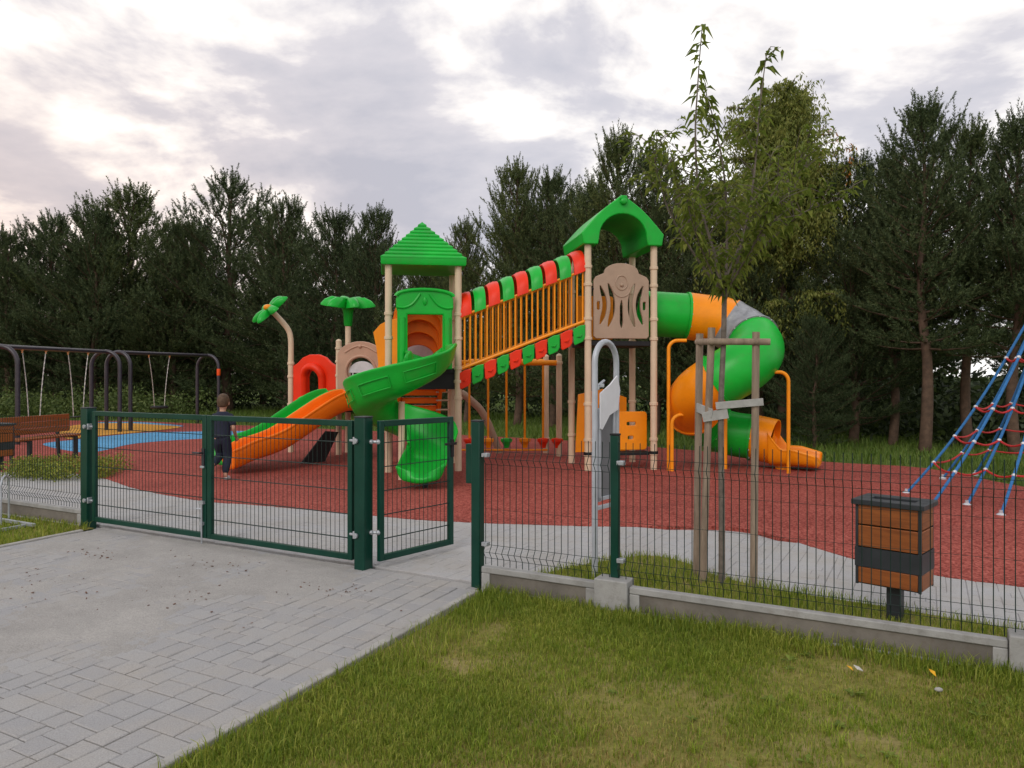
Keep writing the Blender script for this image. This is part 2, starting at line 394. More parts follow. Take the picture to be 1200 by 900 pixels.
# paving: mixed rectangular blocks laid along the fence direction
def paving(PAVE_L, PAVE_R, T1, depth, seed, label, mat):
    nx = round((PAVE_R - PAVE_L) / .068); U = (PAVE_R - PAVE_L) / nx; ny = int(depth / U)
    occ = [[False] * ny for _ in range(nx)]; mb = MB(); sizes = [(3, 2), (2, 3), (2, 2), (3, 2), (2, 2), (2, 1), (1, 2)]
    rr = random.Random(seed)
    jn = .0030 if depth > 5 else .0007
    for j in range(ny):
        for i in range(nx):
            if occ[i][j]: continue
            cand = sizes[:]; rr.shuffle(cand); cand.sort(key=lambda q: 0 if q[0] * q[1] >= 4 and rr.random() < .85 else 1); cand.append((1, 1))
            for w, h in cand:
                if i + w > nx or j + h > ny: continue
                if any(occ[i + a][j + b] for a in range(w) for b in range(h)): continue
                for a in range(w):
                    for b in range(h): occ[i + a][j + b] = True
                break
            s0, s1 = PAVE_L + i * U + jn, PAVE_L + (i + w) * U - jn
            t0, t1 = T1 - (j + h) * U + jn, T1 - j * U - jn
            dz = rr.uniform(-.0015, .0015); tx, ty = rr.uniform(-.002, .002), rr.uniform(-.002, .002); bv = .005
            top = [F(s, t, dz + tx * (1 if s > s0 + .03 else -1) + ty * (1 if t > t0 + .03 else -1)) for s, t in ((s0 + bv, t0 + bv), (s1 - bv, t0 + bv), (s1 - bv, t1 - bv), (s0 + bv, t1 - bv))]
            mid = [F(s, t, dz - .004) for s, t in ((s0, t0), (s1, t0), (s1, t1), (s0, t1))]
            low = [F(s, t, -.03) for s, t in ((s0, t0), (s1, t0), (s1, t1), (s0, t1))]
            mb.loft([low, mid, top], caps=True)
    o = mb.build('paving', mat, sharp=20)
    structure(o, label, 'paving')
paving(PAVE_L, PAVE_R, .03, 9.6, 5, 'grey concrete block paving leading to the gates', M['paver'])
paving(-10.5, 7.0, 2.75, 2.715, 9, 'grey concrete block paving of the path inside the fence', M['paver_path'])
structure(sheet('paving_bed', [F(PAVE_L, -9.6), F(PAVE_R, -9.6), F(PAVE_R, .028), F(PAVE_L, .028)], -.0065, M['joint'], .02), 'sand bed in the joints of the paving', 'ground')
# sand film lying over the driveway half of the paving: low mound grid, thin at its edges
def sandfilm():
    mb = MB(); a, b, nx, ny = PAVE_L + .01, -.9, 150, 250; vs = []
    for j in range(ny + 1):
        for i in range(nx + 1):
            s = a + (b - a) * i / nx; t = .02 - 6.3 * j / ny
            edge = -1.15 - .30 * max(0, -t) * .33 - s       # distance to the walkway seam
            z = -.0243 + .040 * fbm(s * 1.5 + 9, t * 1.5, 3) + .006 * (vnoise(s * 38, t * 38, 6) - .5) + .006 * (fbm(s * 6, t * 6, 5) - .5) + .007 * min(1, max(-1.5, edge * 1.6)) - .006 * max(0, -t - 3.2) + .002 * fbm(s * 14, t * 14, 8)
            if i in (0, nx) or j in (0, ny): z = -.02
            vs.append(F(s, t, z))
    fs = [(j * (nx + 1) + i, (j + 1) * (nx + 1) + i, (j + 1) * (nx + 1) + i + 1, j * (nx + 1) + i + 1) for j in range(ny) for i in range(nx)]
    mb.add(vs, fs)
    tag(mb.build('sand', M['sand'], sharp=80), 'thin film of pale sand drifted over the driveway paving', 'sand', kind='stuff')
sandfilm()
# edging kerbs
mb = MB().bar(F(PAVE_R + .035, -9.6, -.06), F(PAVE_R + .035, -.13, -.06), .06, .15)
structure(mb.build('kerb', M['kerb'], bevel=.008), 'narrow concrete kerb between paving and front lawn', 'kerb')
mb = MB().bar(F(PAVE_L - .035, -9.6, -.06), F(PAVE_L - .035, -.2, -.06), .06, .15)
structure(mb.build('kerb', M['kerb'], bevel=.008), 'narrow concrete kerb between paving and side lawn', 'kerb')

def soil_grid(name, s0, s1, t0, t1, zoff, label, step=.16, seed=1, clip=None):
    nx, ny = int((s1 - s0) / step), int((t1 - t0) / step); vs = []
    for j in range(ny + 1):
        for i in range(nx + 1):
            s = s0 + (s1 - s0) * i / nx; t = t0 + (t1 - t0) * j / ny
            vs.append(F(s, t, zoff + .035 * (fbm(s * 1.3, t * 1.3, seed) - .5)))
    fs = [(j * (nx + 1) + i, j * (nx + 1) + i + 1, (j + 1) * (nx + 1) + i + 1, (j + 1) * (nx + 1) + i) for j in range(ny) for i in range(nx)]
    o = MB().add(vs, fs).build(name, M['soil'], sharp=80); structure(o, label, 'lawn')
def soil_z(s, t, zoff, seed): return zoff + .035 * (fbm(s * 1.3, t * 1.3, seed) - .5)
LZ = -.012
soil_grid('lawn', PAVE_R + .07, 9.5, -8.5, -.035, LZ, 'front lawn earth outside the fence beside the paving')
soil_grid('lawn', -13.5, PAVE_L - .07, -8.5, -.035, LZ, 'side lawn earth outside the fence beyond the driveway', seed=2)
strip = [G(*p) for p in ((600, 692), (640, 674), (700, 661), (760, 653), (805, 662), (850, 680), (950, 700), (1040, 714), (1200, 742), (1500, 790))]
strip = catmull(strip, 5) + [F(7.5, .05), F(.3, .05)]
structure(sheet('grass_strip', strip, .016, M['soil'], .04), 'strip of earth with grass between the fence and the path', 'lawn')

# grass blades
def blades(name, pts, hmin, hmax, w, mat, label, lean=.5, kind='stuff', cat='grass', seg=2):
    n = len(pts); rg = np.random.default_rng(len(name) + n)
    p = np.array(pts, dtype=np.float64)
    h = rg.uniform(hmin, hmax, n) * (p[:, 3] if p.shape[1] > 3 else 1)
    az = rg.uniform(0, 2 * np.pi, n); ln = rg.uniform(.1, 1, n) * lean; ww = w * rg.uniform(.6, 1.3, n)
    sx, sy = np.cos(az) * ww, np.sin(az) * ww; la = az + rg.uniform(0.6, 2.5, n); dx, dy = np.cos(la), np.sin(la)
    V = np.zeros((n, 5, 3)); b = p[:, :3]
    V[:, 0] = b + np.stack([-sx, -sy, np.zeros(n) - .01], 1); V[:, 1] = b + np.stack([sx, sy, np.zeros(n) - .01], 1)
    m = b + np.stack([dx * h * ln * .35, dy * h * ln * .35, h * .6], 1)
    V[:, 2] = m + np.stack([sx * .8, sy * .8, 0 * h], 1); V[:, 3] = m + np.stack([-sx * .8, -sy * .8, 0 * h], 1)
    V[:, 4] = b + np.stack([dx * h * ln, dy * h * ln, h * (1 - .35 * ln)], 1)
    i5 = np.arange(n)[:, None] * 5
    quads = i5 + np.array([[0, 1, 2, 3]]); tris = i5 + np.array([[3, 2, 4]])
    me = bpy.data.meshes.new(name); me.vertices.add(n * 5); me.vertices.foreach_set('co', V.reshape(-1).astype(np.float32))
    loops = np.concatenate([quads.reshape(-1), tris.reshape(-1)]).astype(np.int32)
    me.loops.add(len(loops)); me.loops.foreach_set('vertex_index', loops)
    st = np.concatenate([np.arange(n) * 4, n * 4 + np.arange(n) * 3]).astype(np.int32)
    me.polygons.add(2 * n); me.polygons.foreach_set('loop_start', st)
    me.polygons.foreach_set('use_smooth', np.ones(2 * n, dtype=bool))
    me.update(calc_edges=True); me.validate()
    me.materials.append(mat); o = bpy.data.objects.new(name, me); COL.objects.link(o)
    return tag(o, label, cat, kind=kind)
def scatter_lawn(n, s0, s1, t0, t1, zoff, seed, dens=lambda s, t: 1, zfun=True):
    rg = random.Random(seed); out = []
    while len(out) < n:
        s, t = rg.uniform(s0, s1), rg.uniform(t0, t1)
        p = F(s, t)
        if p.y < 1.0 or abs(p.x) > p.y * .78 + .6: continue
        d = dens(s, t)
        if rg.random() > d: continue
        hf = .55 + .9 * fbm(s * 1.1 + 4, t * 1.1, 5) * d
        out.append((p.x, p.y, (soil_z(s, t, zoff, seed) if zfun else zoff), hf))
    return out
def d1(s, t):
    v = fbm(s * 1.1 + 20, t * 1.1 + 3, 11)
    e = 1.0 if t > -.25 or s < PAVE_R + .35 else 0
    return min(1, max(.12, (v - .30) * 3.2 + .15 * e))
pts = scatter_lawn(190000, PAVE_R + .09, 6.5, -4.8, -.06, LZ, 1, d1)
blades('grass', pts, .018, .062, .0019, M['grass'], 'green grass growing on the front lawn', .9)
pts = scatter_lawn(46000, PAVE_R + .09, 6.5, -4.8, -.06, LZ, 1, lambda s, t: min(1, max(.1, (fbm(s * .9 + 7, t * .9, 31) - .35) * 3)))
blades('dry_grass', pts, .015, .05, .0018, M['straw'], 'dry yellow grass on the front lawn', 1.2)
pts = scatter_lawn(5200, PAVE_R + .12, 5.5, -.30, -.05, LZ, 1) + scatter_lawn(2600, PAVE_R + .07, PAVE_R + .45, -3.4, -.05, LZ, 1)
blades('tall_grass', pts, .04, .12, .0024, M['grass'], 'taller grass along the kerb and the fence plinth', .8)
seeds = scatter_lawn(900, PAVE_R + .15, 6.0, -4.8, -.1, LZ, 1, lambda s, t: max(.1, min(1, (fbm(s * 1.7 + 2, t * 1.7, 41) - .38) * 4)))
pts = []; rg = random.Random(44)
for x, y, z, h in seeds:
    k = rg.randint(10, 34); r_ = rg.uniform(.012, .04); hh = rg.uniform(.6, 1.25)
    for _ in range(k): pts.append((x + rg.gauss(0, r_), y + rg.gauss(0, r_), z, hh * rg.uniform(.6, 1.1)))
M['tuft'] = foliage('bright_grass_blade', (0.12, 0.20, 0.015), (0.23, 0.32, 0.025), (0.42, 0.48, 0.07), .5, .4)
blades('grass_tufts', pts, .03, .075, .0019, M['tuft'], 'bright green tufts standing in the front lawn', 1.1)
pts = scatter_lawn(9000, -8.5, PAVE_L - .09, -4, -.06, LZ, 2)
blades('side_grass', pts, .03, .10, .0035, M['grass'], 'green grass on the side lawn beside the driveway', .9)
pts = []
rg = random.Random(3)
while len(pts) < 12000:
    s, t = rg.uniform(.3, 5.2), rg.uniform(.06, 2.2); p = F(s, t)
    if inpoly(p.x, p.y, strip): pts.append((p.x, p.y, .014, .6 + .9 * fbm(s * 2, t * 2, 9)))
blades('strip_grass', pts, .03, .10, .0026, M['grass'], 'green grass in the strip behind the fence', .7)
# meadow grass behind the rubber floor
pts = []
farpoly = catmull([G(*p) for p in far], 4)
while len(pts) < 30000:
    y = 11 + 27 * rg.random() ** 1.0; x = rg.uniform(-.75, .75) * y
    if inpoly(x, y, rub): continue
    edge = min(farpoly, key=lambda q: abs(q.x / q.y - x / y))
    if y < edge.y or y > edge.y + 12: continue
    pts.append((x, y, -.035, .7 + .9 * vnoise(x * .6, y * .6, 2)))
blades('meadow_grass', pts, .06, .22, .010, M['meadow_grass'], 'rough green grass between the rubber floor and the pines', .8)

def lawn_weeds():
    rw = random.Random(64); mb = MB()
    for k in range(150):
        s_, t_ = rw.uniform(PAVE_R + .12, 5.0), rw.uniform(-4.2, -.08)
        if fbm(s_ * 1.2 + 31, t_ * 1.2, 17) < .45: continue
        p = F(s_, t_, soil_z(s_, t_, LZ, 1) + .006); a0 = rw.uniform(0, 6.28); L = rw.uniform(.025, .06)
        for q in range(rw.randint(4, 8)):
            a = a0 + q * 2.4; d = Vector((math.cos(a), math.sin(a), rw.uniform(.25, .8))).normalized(); sd_ = Vector((-math.sin(a), math.cos(a), 0)); l_ = L * rw.uniform(.7, 1.2)
            m_ = p + d * l_ * .55; e = p + d * l_ - UP * l_ * .25
            mb.add([p, m_ + sd_ * l_ * .2, e, m_ - sd_ * l_ * .2], [(0, 1, 2), (0, 2, 3)])
    M['lawn_weed'] = foliage('clover_leaf', (0.09, 0.14, 0.016), (0.15, 0.21, 0.026), (0.24, 0.30, 0.05), .5, .3)
    tag(mb.build('lawn_weeds', M['lawn_weed'], sharp=80), 'small broad leaved weeds scattered in the front lawn', 'weeds', kind='stuff')
lawn_weeds()
# rubber crumbs and leaf bits swept on the paving
mb = MB(); rg = random.Random(12)
for k in range(210):
    c = rg.choice([(-3.6, -.75, .35), (-2.3, -.5, .5), (-1.0, -.6, .5), (-3.0, -1.6, .9), (-1.6, -1.3, .8), (-2.2, -2.9, 1.0), (-1.2, -3.4, .9)])
    s, t = rg.gauss(c[0], c[2] * .6), min(-.02, rg.gauss(c[1], c[2] * .25))
    if not PAVE_L + .05 < s < PAVE_R - .05: continue
    r = rg.uniform(.0025, .0075) * (1.5 if rg.random() < .1 else 1); p = F(s, t, .0065 + r * .2)
    mb.box(p, (r * 2.4, r * 1.2, r * .7), Euler((rg.uniform(-.4, .4), rg.uniform(-.4, .4), rg.uniform(0, 6))).to_matrix())
M['crumb'] = plain('brown_crumbs', (0.14, 0.075, 0.05), .9, var=.6, scale=8)
tag(mb.build('debris', M['crumb']), 'brown bark and rubber crumbs scattered over the paving', 'debris', kind='stuff')

# ------------------------------------------------------------------ fence and gates
def wire_panel(a, b, z0, z1, parent, folds=True, spacing=.05, name='wire_panel', r=.0029, levels=None, thick=.62):
    """panel of vertical wires with V folds; a, b ground points"""
    a, b = Vector(a), Vector(b); L = (b - a).length; t = (b - a) / L; nrm = Vector((t.y, -t.x, 0)); n = int(L / spacing); mb = MB()
    f = .035 if folds else 0
    prof = [(0, z0), (0, z0 + .05), (f, z0 + .10), (0, z0 + .15), (0, z1 - .21), (f, z1 - .16), (0, z1 - .11), (0, z1)] if folds else [(0, z0), (0, z1)]
    for i in range(n + 1):
        p = a + t * (i * L / n)
        mb.tube([p + nrm * o + UP * z for o, z in prof], r, 5)
    for q_, (o, z) in enumerate(levels or [(0, z0 + .05), (f, z0 + .10), (0, z0 + .15), (0, z0 + .42), (0, z0 + .64), (0, z1 - .21), (f, z1 - .16), (0, z1 - .11)]):
        mb.tube([a + nrm * (o - .004) + UP * z, b + nrm * (o - .004) + UP * z], r * (.45 if folds and q_ in (3, 4) else thick), 5)
    return mb.build(name, M['wire'], parent)
def plinth(s0, s1, parent, t=-.02):
    mb = MB()
    mb.bar(F(s0, t, .02), F(s1, t, .02), .035, .26)
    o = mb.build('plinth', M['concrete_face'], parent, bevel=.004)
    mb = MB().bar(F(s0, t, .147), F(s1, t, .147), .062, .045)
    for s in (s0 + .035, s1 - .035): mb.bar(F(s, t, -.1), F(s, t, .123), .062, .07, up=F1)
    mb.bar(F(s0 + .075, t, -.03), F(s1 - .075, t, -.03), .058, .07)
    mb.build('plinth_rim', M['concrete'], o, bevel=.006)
def post(s, parent, size=.06, h=1.20, z0=0.0, t=.02):
    o = MB().box(F(s, t, (h + z0) / 2), (size, size * .7, h - z0), FROT).build('fence_post', M['gate'], parent, bevel=.004)
    MB().box(F(s, t, h + .007), (size + .006, size * .7 + .006, .014), FROT).build('post_cap', M['black'], o, bevel=.003)
    return o
def block(s, parent):
    MB().box(F(s, -.005, .055), (.24, .15, .30), FROT).build('foot_block', M['concrete'], parent, bevel=.008)
def clip(p, parent):
    MB().box(p, (.05, .05, .03), FROT).build('clamp', M['galv'], parent, bevel=.003)

fr = thing('mesh_fence', F(2, 0), 'dark green wire mesh fence on concrete plinths between front lawn and the near litter bin', 'fence', 'wire mesh fences')
wire_panel(F(.07, .0), F(S_P1 - .035, .0), .175, 1.14, fr)
wire_panel(F(S_P1 + .035, .0), F(S_P2 - .035, .0), .175, 1.14, fr)
wire_panel(F(S_P2 + .035, .0), F(S_P2 + 2.3, .0), .175, 1.14, fr)
post(S_P1, fr, h=1.185, z0=.205); post(S_P2, fr, h=1.185, z0=.205)
plinth(.06, S_P1 - .125, fr); plinth(S_P1 + .125, S_P2 - .125, fr); plinth(S_P2 + .125, S_P2 + 2.3, fr)
block(S_P1, fr); block(S_P2, fr)
for z in (.33, 1.0): clip(F(.07, -.0, z), fr); clip(F(S_P1 + .05, -.0, z), fr)
fl = thing('mesh_fence', F(-6, 0), 'dark green wire mesh fence on a concrete plinth beside the wide gate and bicycle stand', 'fence', 'wire mesh fences')
wire_panel(F(-7.3, 0), F(S_L - .09, 0), .175, 1.14, fl); wire_panel(F(-9.7, 0), F(-7.37, 0), .175, 1.14, fl)
post(-7.335, fl, h=1.185, z0=.205); plinth(-7.2, S_L - .06, fl); plinth(-9.7, -7.46, fl); block(-7.335, fl)

def gate_post(s, size, label, h=1.25, lock=False):
    g_ = thing('gate_post', F(s, 0), label, 'gate post', 'gate posts')
    MB().box(F(s, 0, h / 2 - .03), (size, size, h + .06), FROT).build('post_tube', M['gate'], g_, bevel=.006)
    MB().box(F(s, 0, h + .006), (size + .004, size + .004, .012), FROT).build('post_cap', M['anthracite'], g_, bevel=.003)
    return g_
gl = gate_post(S_L, .11, 'thick dark green gate post between the wide gate and the bicycle stand side')
gm = gate_post(S_M, .11, 'thick dark green gate post between the wide gate and the open small gate')
gr = gate_post(.0, .075, 'slim dark green gate post with lock box, between the open small gate and fence')
MB().box(F(-.065, .0, .93), (.055, .05, .30), FROT).build('lock_box', M['gate'], gr, bevel=.004)
MB().box(F(-.096, .0, .93), (.006, .025, .16), FROT).build('strike_plate', M['galv'], gr, bevel=.002)
for gp, s in ((gl, S_L), (gm, S_M)):
    sg = 1 if gp is gl else -1
    for z in (.28, 1.06):
        b = MB().box(F(s + sg * .062, -.03, z), (.02, .05, .06), FROT)
        b.tube([F(s + sg * .07, -.03, z), F(s + sg * .12, -.03, z)], .012, 8); b.lathe([(.022, 0), (.022, .02)], F(s + sg * .03, -.06, z), 10, -F2)
        b.build('hinge', M['galv'], gp, bevel=.002)
for z in (.30, 1.05):
    b = MB().tube([F(S_M + .05, .03, z), F(S_M + .12, .05, z)], .012, 8); b.ball(F(S_M + .115, .05, z), .022, 6); b.ball(F(S_M + .065, .02, z), .02, 6)
    b.build('hinge', M['galv'], gm)

def gate_leaf(a, b, z0, z1, label, cat='gate', group=None, tube=.05, stile_b=.05):
    a, b = Vector(a), Vector(b); L = (b - a).length; t = (b - a) / L; nrm = Vector((t.y, -t.x, 0))
    lf = thing('gate_leaf', a, label, cat, group)
    mb = MB()
    mb.bar(a + t * tube / 2 + UP * z0, a + t * tube / 2 + UP * z1, .04, tube, up=t)
    mb.bar(b - t * stile_b / 2 + UP * z0, b - t * stile_b / 2 + UP * z1, .04, stile_b, up=t)
    for z in (z0 + tube / 2, z1 - tube / 2): mb.bar(a + t * tube + UP * z, b - t * stile_b + UP * z, .04, tube)
    mb.build('frame', M['gate'], lf, bevel=.005)
    zs = [z0 + .08 + .2 * k for k in range(6) if z0 + .08 + .2 * k < z1 - .06]
    lv = [(s_, z) for z in [z0 + .18 + .2 * k for k in range(5)] if z < z1 - .08 for s_ in (-.004, .010)]
    wire_panel(a + t * tube, b - t * stile_b, z0 + tube, z1 - tube, lf, folds=False, name='wire_mesh', levels=lv, r=.0026, thick=1.25)
    return lf
sc_ = (S_L + S_M) / 2
g1 = gate_leaf(F(S_L + .10, -.01), F(sc_ - .004, -.01), .06, 1.225, 'closed wide gate leaf hung next to the bicycle stand side, with the drop bolt', group='wide double gate leaves', stile_b=.06)
g2 = gate_leaf(F(S_M - .10, -.01), F(sc_ + .004, -.01), .06, 1.225, 'closed wide gate leaf hung on the post beside the small gate', group='wide double gate leaves', stile_b=.06)
g3 = gate_leaf(F(S_M + .115, .05), F(S_M + .115, .05) + Vector((.56, .66, 0)), .06, 1.225, 'small single gate leaf standing open into the playground', 'gate')
b = MB().tube([F(sc_ - .05, -.045, -.005), F(sc_ - .05, -.045, .42)], .008, 8)
b.box(F(sc_ - .05, -.042, .40), (.06, .03, .03), FROT); b.box(F(sc_ - .05, -.042, .20), (.04, .03, .03), FROT); b.tube([F(sc_ - .05, -.045, .34), F(sc_ - .10, -.06, .34)], .007, 6)
b.build('drop_bolt', M['galv'], g1)
b = MB().box(F(sc_ - .035, -.04, .83), (.035, .012, .16), FROT); b.tube([F(sc_ - .035, -.04, .87), F(sc_ - .035, -.085, .87), F(sc_ - .13, -.085, .87)], .009, 8)
b.build('handle', M['anthracite'], g1)
MB().box(F(sc_ - .045, -.04, .735), (.05, .02, .022), FROT).build('padlock', M['galv'], g1, bevel=.004)
e_ = F(S_M + .115, .05) + Vector((.56, .66, 0)); d_ = Vector((.647, .762, 0)); n_ = Vector((d_.y, -d_.x, 0))
b = MB().bar(e_ - d_ * .12 + n_ * .035 + UP * .98, e_ + d_ * .015 + n_ * .035 + UP * .98, .02, .022)
b.box(e_ - d_ * .025 + n_ * .026 + UP * .94, (.03, .02, .16), Matrix((d_, n_, UP)).transposed()); b.build('latch_handle', M['black'], g3, bevel=.002)

# ------------------------------------------------------------------ bicycle stand at the far end of the side lawn
bs = thing('bicycle_stand', (-5.55, 8.2, 0), 'galvanised bicycle stand of bent steel hoops on the side lawn', 'bike stand')
def hoop(x, y, w, h, ax, n=10):
    ax = Vector(ax); c = Vector((x, y, 0)); pts = [c - ax * w / 2 + UP * .02, c - ax * w / 2 + UP * (h - w * .3)]
    for i in range(1, n): a = math.pi * i / n; pts.append(c - ax * w / 2 * math.cos(a) + UP * (h - w * .3 + w * .3 * math.sin(a)))
    return pts + [c + ax * w / 2 + UP * (h - w * .3), c + ax * w / 2 + UP * .02]
for k in range(4):
    p = Vector((-5.40, 8.28, 0)) - F1 * .33 * k - F2 * .12
    MB().tube(hoop(p.x, p.y, .30, .52, F1 * .75 - F2 * .66), .011, 8).build('hoop', M['galv'], bs)
b = MB().bar(F(-6.8, -.35, .03), F(-5.25, -.35, .03), .035, .03).bar(F(-6.8, -.75, .03), F(-5.25, -.75, .03), .035, .03)
for s in (-6.7, -5.4): b.bar(F(s, -.35, .012), F(s, -.75, .012), .035, .03)
b.build('ground_rail', M['galv'], bs)

# ------------------------------------------------------------------ litter bins
def litter_bin(loc, yaw, label, w=.39, d=.28, z0=.245, z1=.765):
    bn = thing('litter_bin', loc, label, 'litter bin', 'litter bins'); L = Vector(loc); rot = Matrix.Rotation(yaw, 3, 'Z')
    W = lambda x, y, z: L + rot @ Vector((x, y, z))
    MB().box(W(0, .02, .11), (.085, .085, .30), rot).build('leg', M['anthracite'], bn, bevel=.004)
    MB().box(W(0, .02, -.01), (.2, .2, .03), rot).build('base_plate', M['anthracite'], bn, bevel=.004)
    mb = MB()
    for sx in (-1, 1):
        for sy in (-1, 1): mb.box(W(sx * (w / 2 - .008), sy * (d / 2 - .008), (z0 + z1) / 2), (.018, .018, z1 - z0), rot)
    mb.box(W(0, 0, z0 + .012), (w - .03, d - .03, .02), rot); mb.build('frame', M['anthracite'], bn, bevel=.003)
    bands = [(z0 + .01, z0 + .115), (z0 + .245, z0 + .385), (z0 + .39, z0 + .545)]
    for za, zb in bands:
        m = MB()
        for sy in (-1, 1): m.box(W(0, sy * (d / 2 - .008), (za + zb) / 2), (w - .036, .022, zb - za - .004), rot)
        for sx in (-1, 1): m.box(W(sx * (w / 2 - .008), 0, (za + zb) / 2), (.022, d - .036, zb - za - .004), rot)
        m.build('board', M['bin_wood'], bn, bevel=.004)
    m = MB()
    for sy in (-1, 1): m.box(W(0, sy * (d / 2 + .002), z0 + .18), (w + .004, .006, .125), rot)
    for sx in (-1, 1): m.box(W(sx * (w / 2 + .002), 0, z0 + .18), (.006, d - .002, .125), rot)
    m.build('band', M['anthracite'], bn)
    m = MB(); z = z1 + .015; ow, od, hw, hd = w / 2 + .022, d / 2 + .022, w / 2 - .06, d / 2 - .085
    m.box(W(0, -(od + hd) / 2, z), (2 * ow, od - hd, .034), rot); m.box(W(0, (od + hd) / 2, z), (2 * ow, od - hd, .034), rot)
    for sx in (-1, 1): m.box(W(sx * (ow + hw) / 2, 0, z), (ow - hw, 2 * hd, .034), rot)
    m.build('lid', M['anthracite'], bn, bevel=.004)
    MB().box(W(0, 0, z1 - .16), (w - .07, d - .07, .30), rot).build('liner', M['black'], bn)
    return bn
litter_bin(G(1048, 729), R(-43), 'wood clad litter bin with dark lid standing behind the fence near the rope net')
litter_bin((-8.62, 12.75, 0), R(-25), 'wood clad litter bin standing beside the orange bench')

# ------------------------------------------------------------------ bench
bx = Vector((.19, .98, 0)).normalized(); by = Vector((-bx.y, bx.x, 0)); B0 = Vector((-8.55, 14.2, 0))
bn = thing('park_bench', B0, 'orange wooden bench with dark steel legs by the low shrubs', 'bench')
W = lambda x, y, z: B0 + bx * x + by * y + UP * z
for x in (-.55, .55):
    m = MB().bar(W(x, .03, 0), W(x, .03, .40), .07, .05, up=bx).bar(W(x, .40, 0), W(x, .46, .83), .06, .04, up=bx).bar(W(x, 0, .41), W(x, .44, .41), .06, .03)
    m.build('leg', M['anthracite'], bn, bevel=.004)
m = MB()
for k in range(4): m.bar(W(-.8, .04 + k * .105, .445), W(.8, .04 + k * .105, .445), .095, .035)
m.build('seat', M['bench_wood'], bn, bevel=.005)
m = MB()
for k in range(3): m.bar(W(-.8, .385 + .008 * k, .56 + k * .115), W(.8, .385 + .008 * k, .56 + k * .115), .03, .108)
m.build('backrest', M['bench_wood'], bn, bevel=.005)

# ------------------------------------------------------------------ low shrubs
def leafcloud(n, centers, size, mat, seed, flat=.6):
    rg = np.random.default_rng(seed); mb = MB()
    C = np.array(centers); pick = rg.integers(0, len(C), n)
    d = rg.normal(size=(n, 3)); d /= np.linalg.norm(d, axis=1)[:, None]; rad = rg.uniform(.35, 1, n) ** .5
    p = C[pick, :3] + d * rad[:, None] * C[pick, 3:6]
    nr = d + rg.normal(scale=flat, size=(n, 3)); nr /= np.linalg.norm(nr, axis=1)[:, None]
    a = np.cross(nr, rg.normal(size=(n, 3))); a /= np.linalg.norm(a, axis=1)[:, None]; b = np.cross(nr, a)
    l = size * rg.uniform(.6, 1.3, n)[:, None]; w = l * .45
    V = np.stack([p - a * l * .5, p + b * w * .5, p + a * l * .5, p - b * w * .5], 1)
    V = V[p[:, 2] > -.02]
    k = len(V); mb.v = [tuple(x) for x in V.reshape(-1, 3)]; mb.f = [(4 * i, 4 * i + 1, 4 * i + 2, 4 * i + 3) for i in range(k)]
    return mb
rg = random.Random(6)
cs = []
for k in range(46):
    q = G(rg.uniform(8, 126), rg.uniform(552, 566)); cs.append((q.x, q.y + rg.uniform(0, .5), .12, .24, .24, rg.uniform(.14, .22)))
sh = leafcloud(9000, cs, .045, M['shrub'], 4)
sh = sh.build('low_shrubs', M['shrub'], base=(-6.8, 11.8, 0)); tag(sh, 'low yellow green shrub bed along the path behind the fence', 'shrubs', kind='stuff')

# ------------------------------------------------------------------ information stand
IS = G(697, 678); ix = Vector((.62, .78, 0)).normalized(); iy = Vector((ix.y, -ix.x, 0))
st = thing('information_stand', IS, 'grey steel hoop stand with white notice board behind the fence', 'sign')
W = lambda x, y, z: IS + ix * x + iy * y + UP * z
wd = .33; pts = [W(0, 0, -.05), W(0, 0, 1.70)]
for i in range(1, 12): a = math.pi * i / 12; pts.append(W(wd / 2 - wd / 2 * math.cos(a), 0, 1.70 + .17 * math.sin(a)))
pts += [W(wd, 0, 1.70), W(wd, 0, -.05)]
MB().tube(pts, .024, 12).build('hoop', M['galv_light'], st)
bd = MB().bar(W(.055, 0, .60), W(.055, 0, 1.34), .035, .03, up=ix).bar(W(wd - .055, 0, .62), W(wd - .055, 0, 1.42), .035, .03, up=ix).bar(W(.04, 0, .62), W(wd - .04, 0, .62), .035, .03).bar(W(.02, 0, .55), W(wd - .02, 0, .55), .03, .03)
bd.build('board_frame', M['galv_light'], st, bevel=.003)
MB().bar(W(.07, 0, 1.0), W(wd - .07, 0, 1.0), .012, .74).build('panel', M['dark_board'], st)
plate('notice', [(0.03, 1.18), (.06, 1.17), (.17, 1.28), (.30, 1.32), (.335, 1.48), (.29, 1.60), (.24, 1.57), (.18, 1.53), (.03, 1.46)], [], (IS + iy * .03, ix, UP), .012, M['white'], st, .003)
for x, z in ((.02, 1.5), (.09, 1.52), (wd - .02, 1.5)): MB().box(W(x, .0, z), (.05, .05, .03)).build('clamp', M['galv'], st, bevel=.004)
MB().tube([W(0, 0, 1.5), W(.14, 0, 1.56)], .01, 6).build('clamp_arm', M['galv'], st)

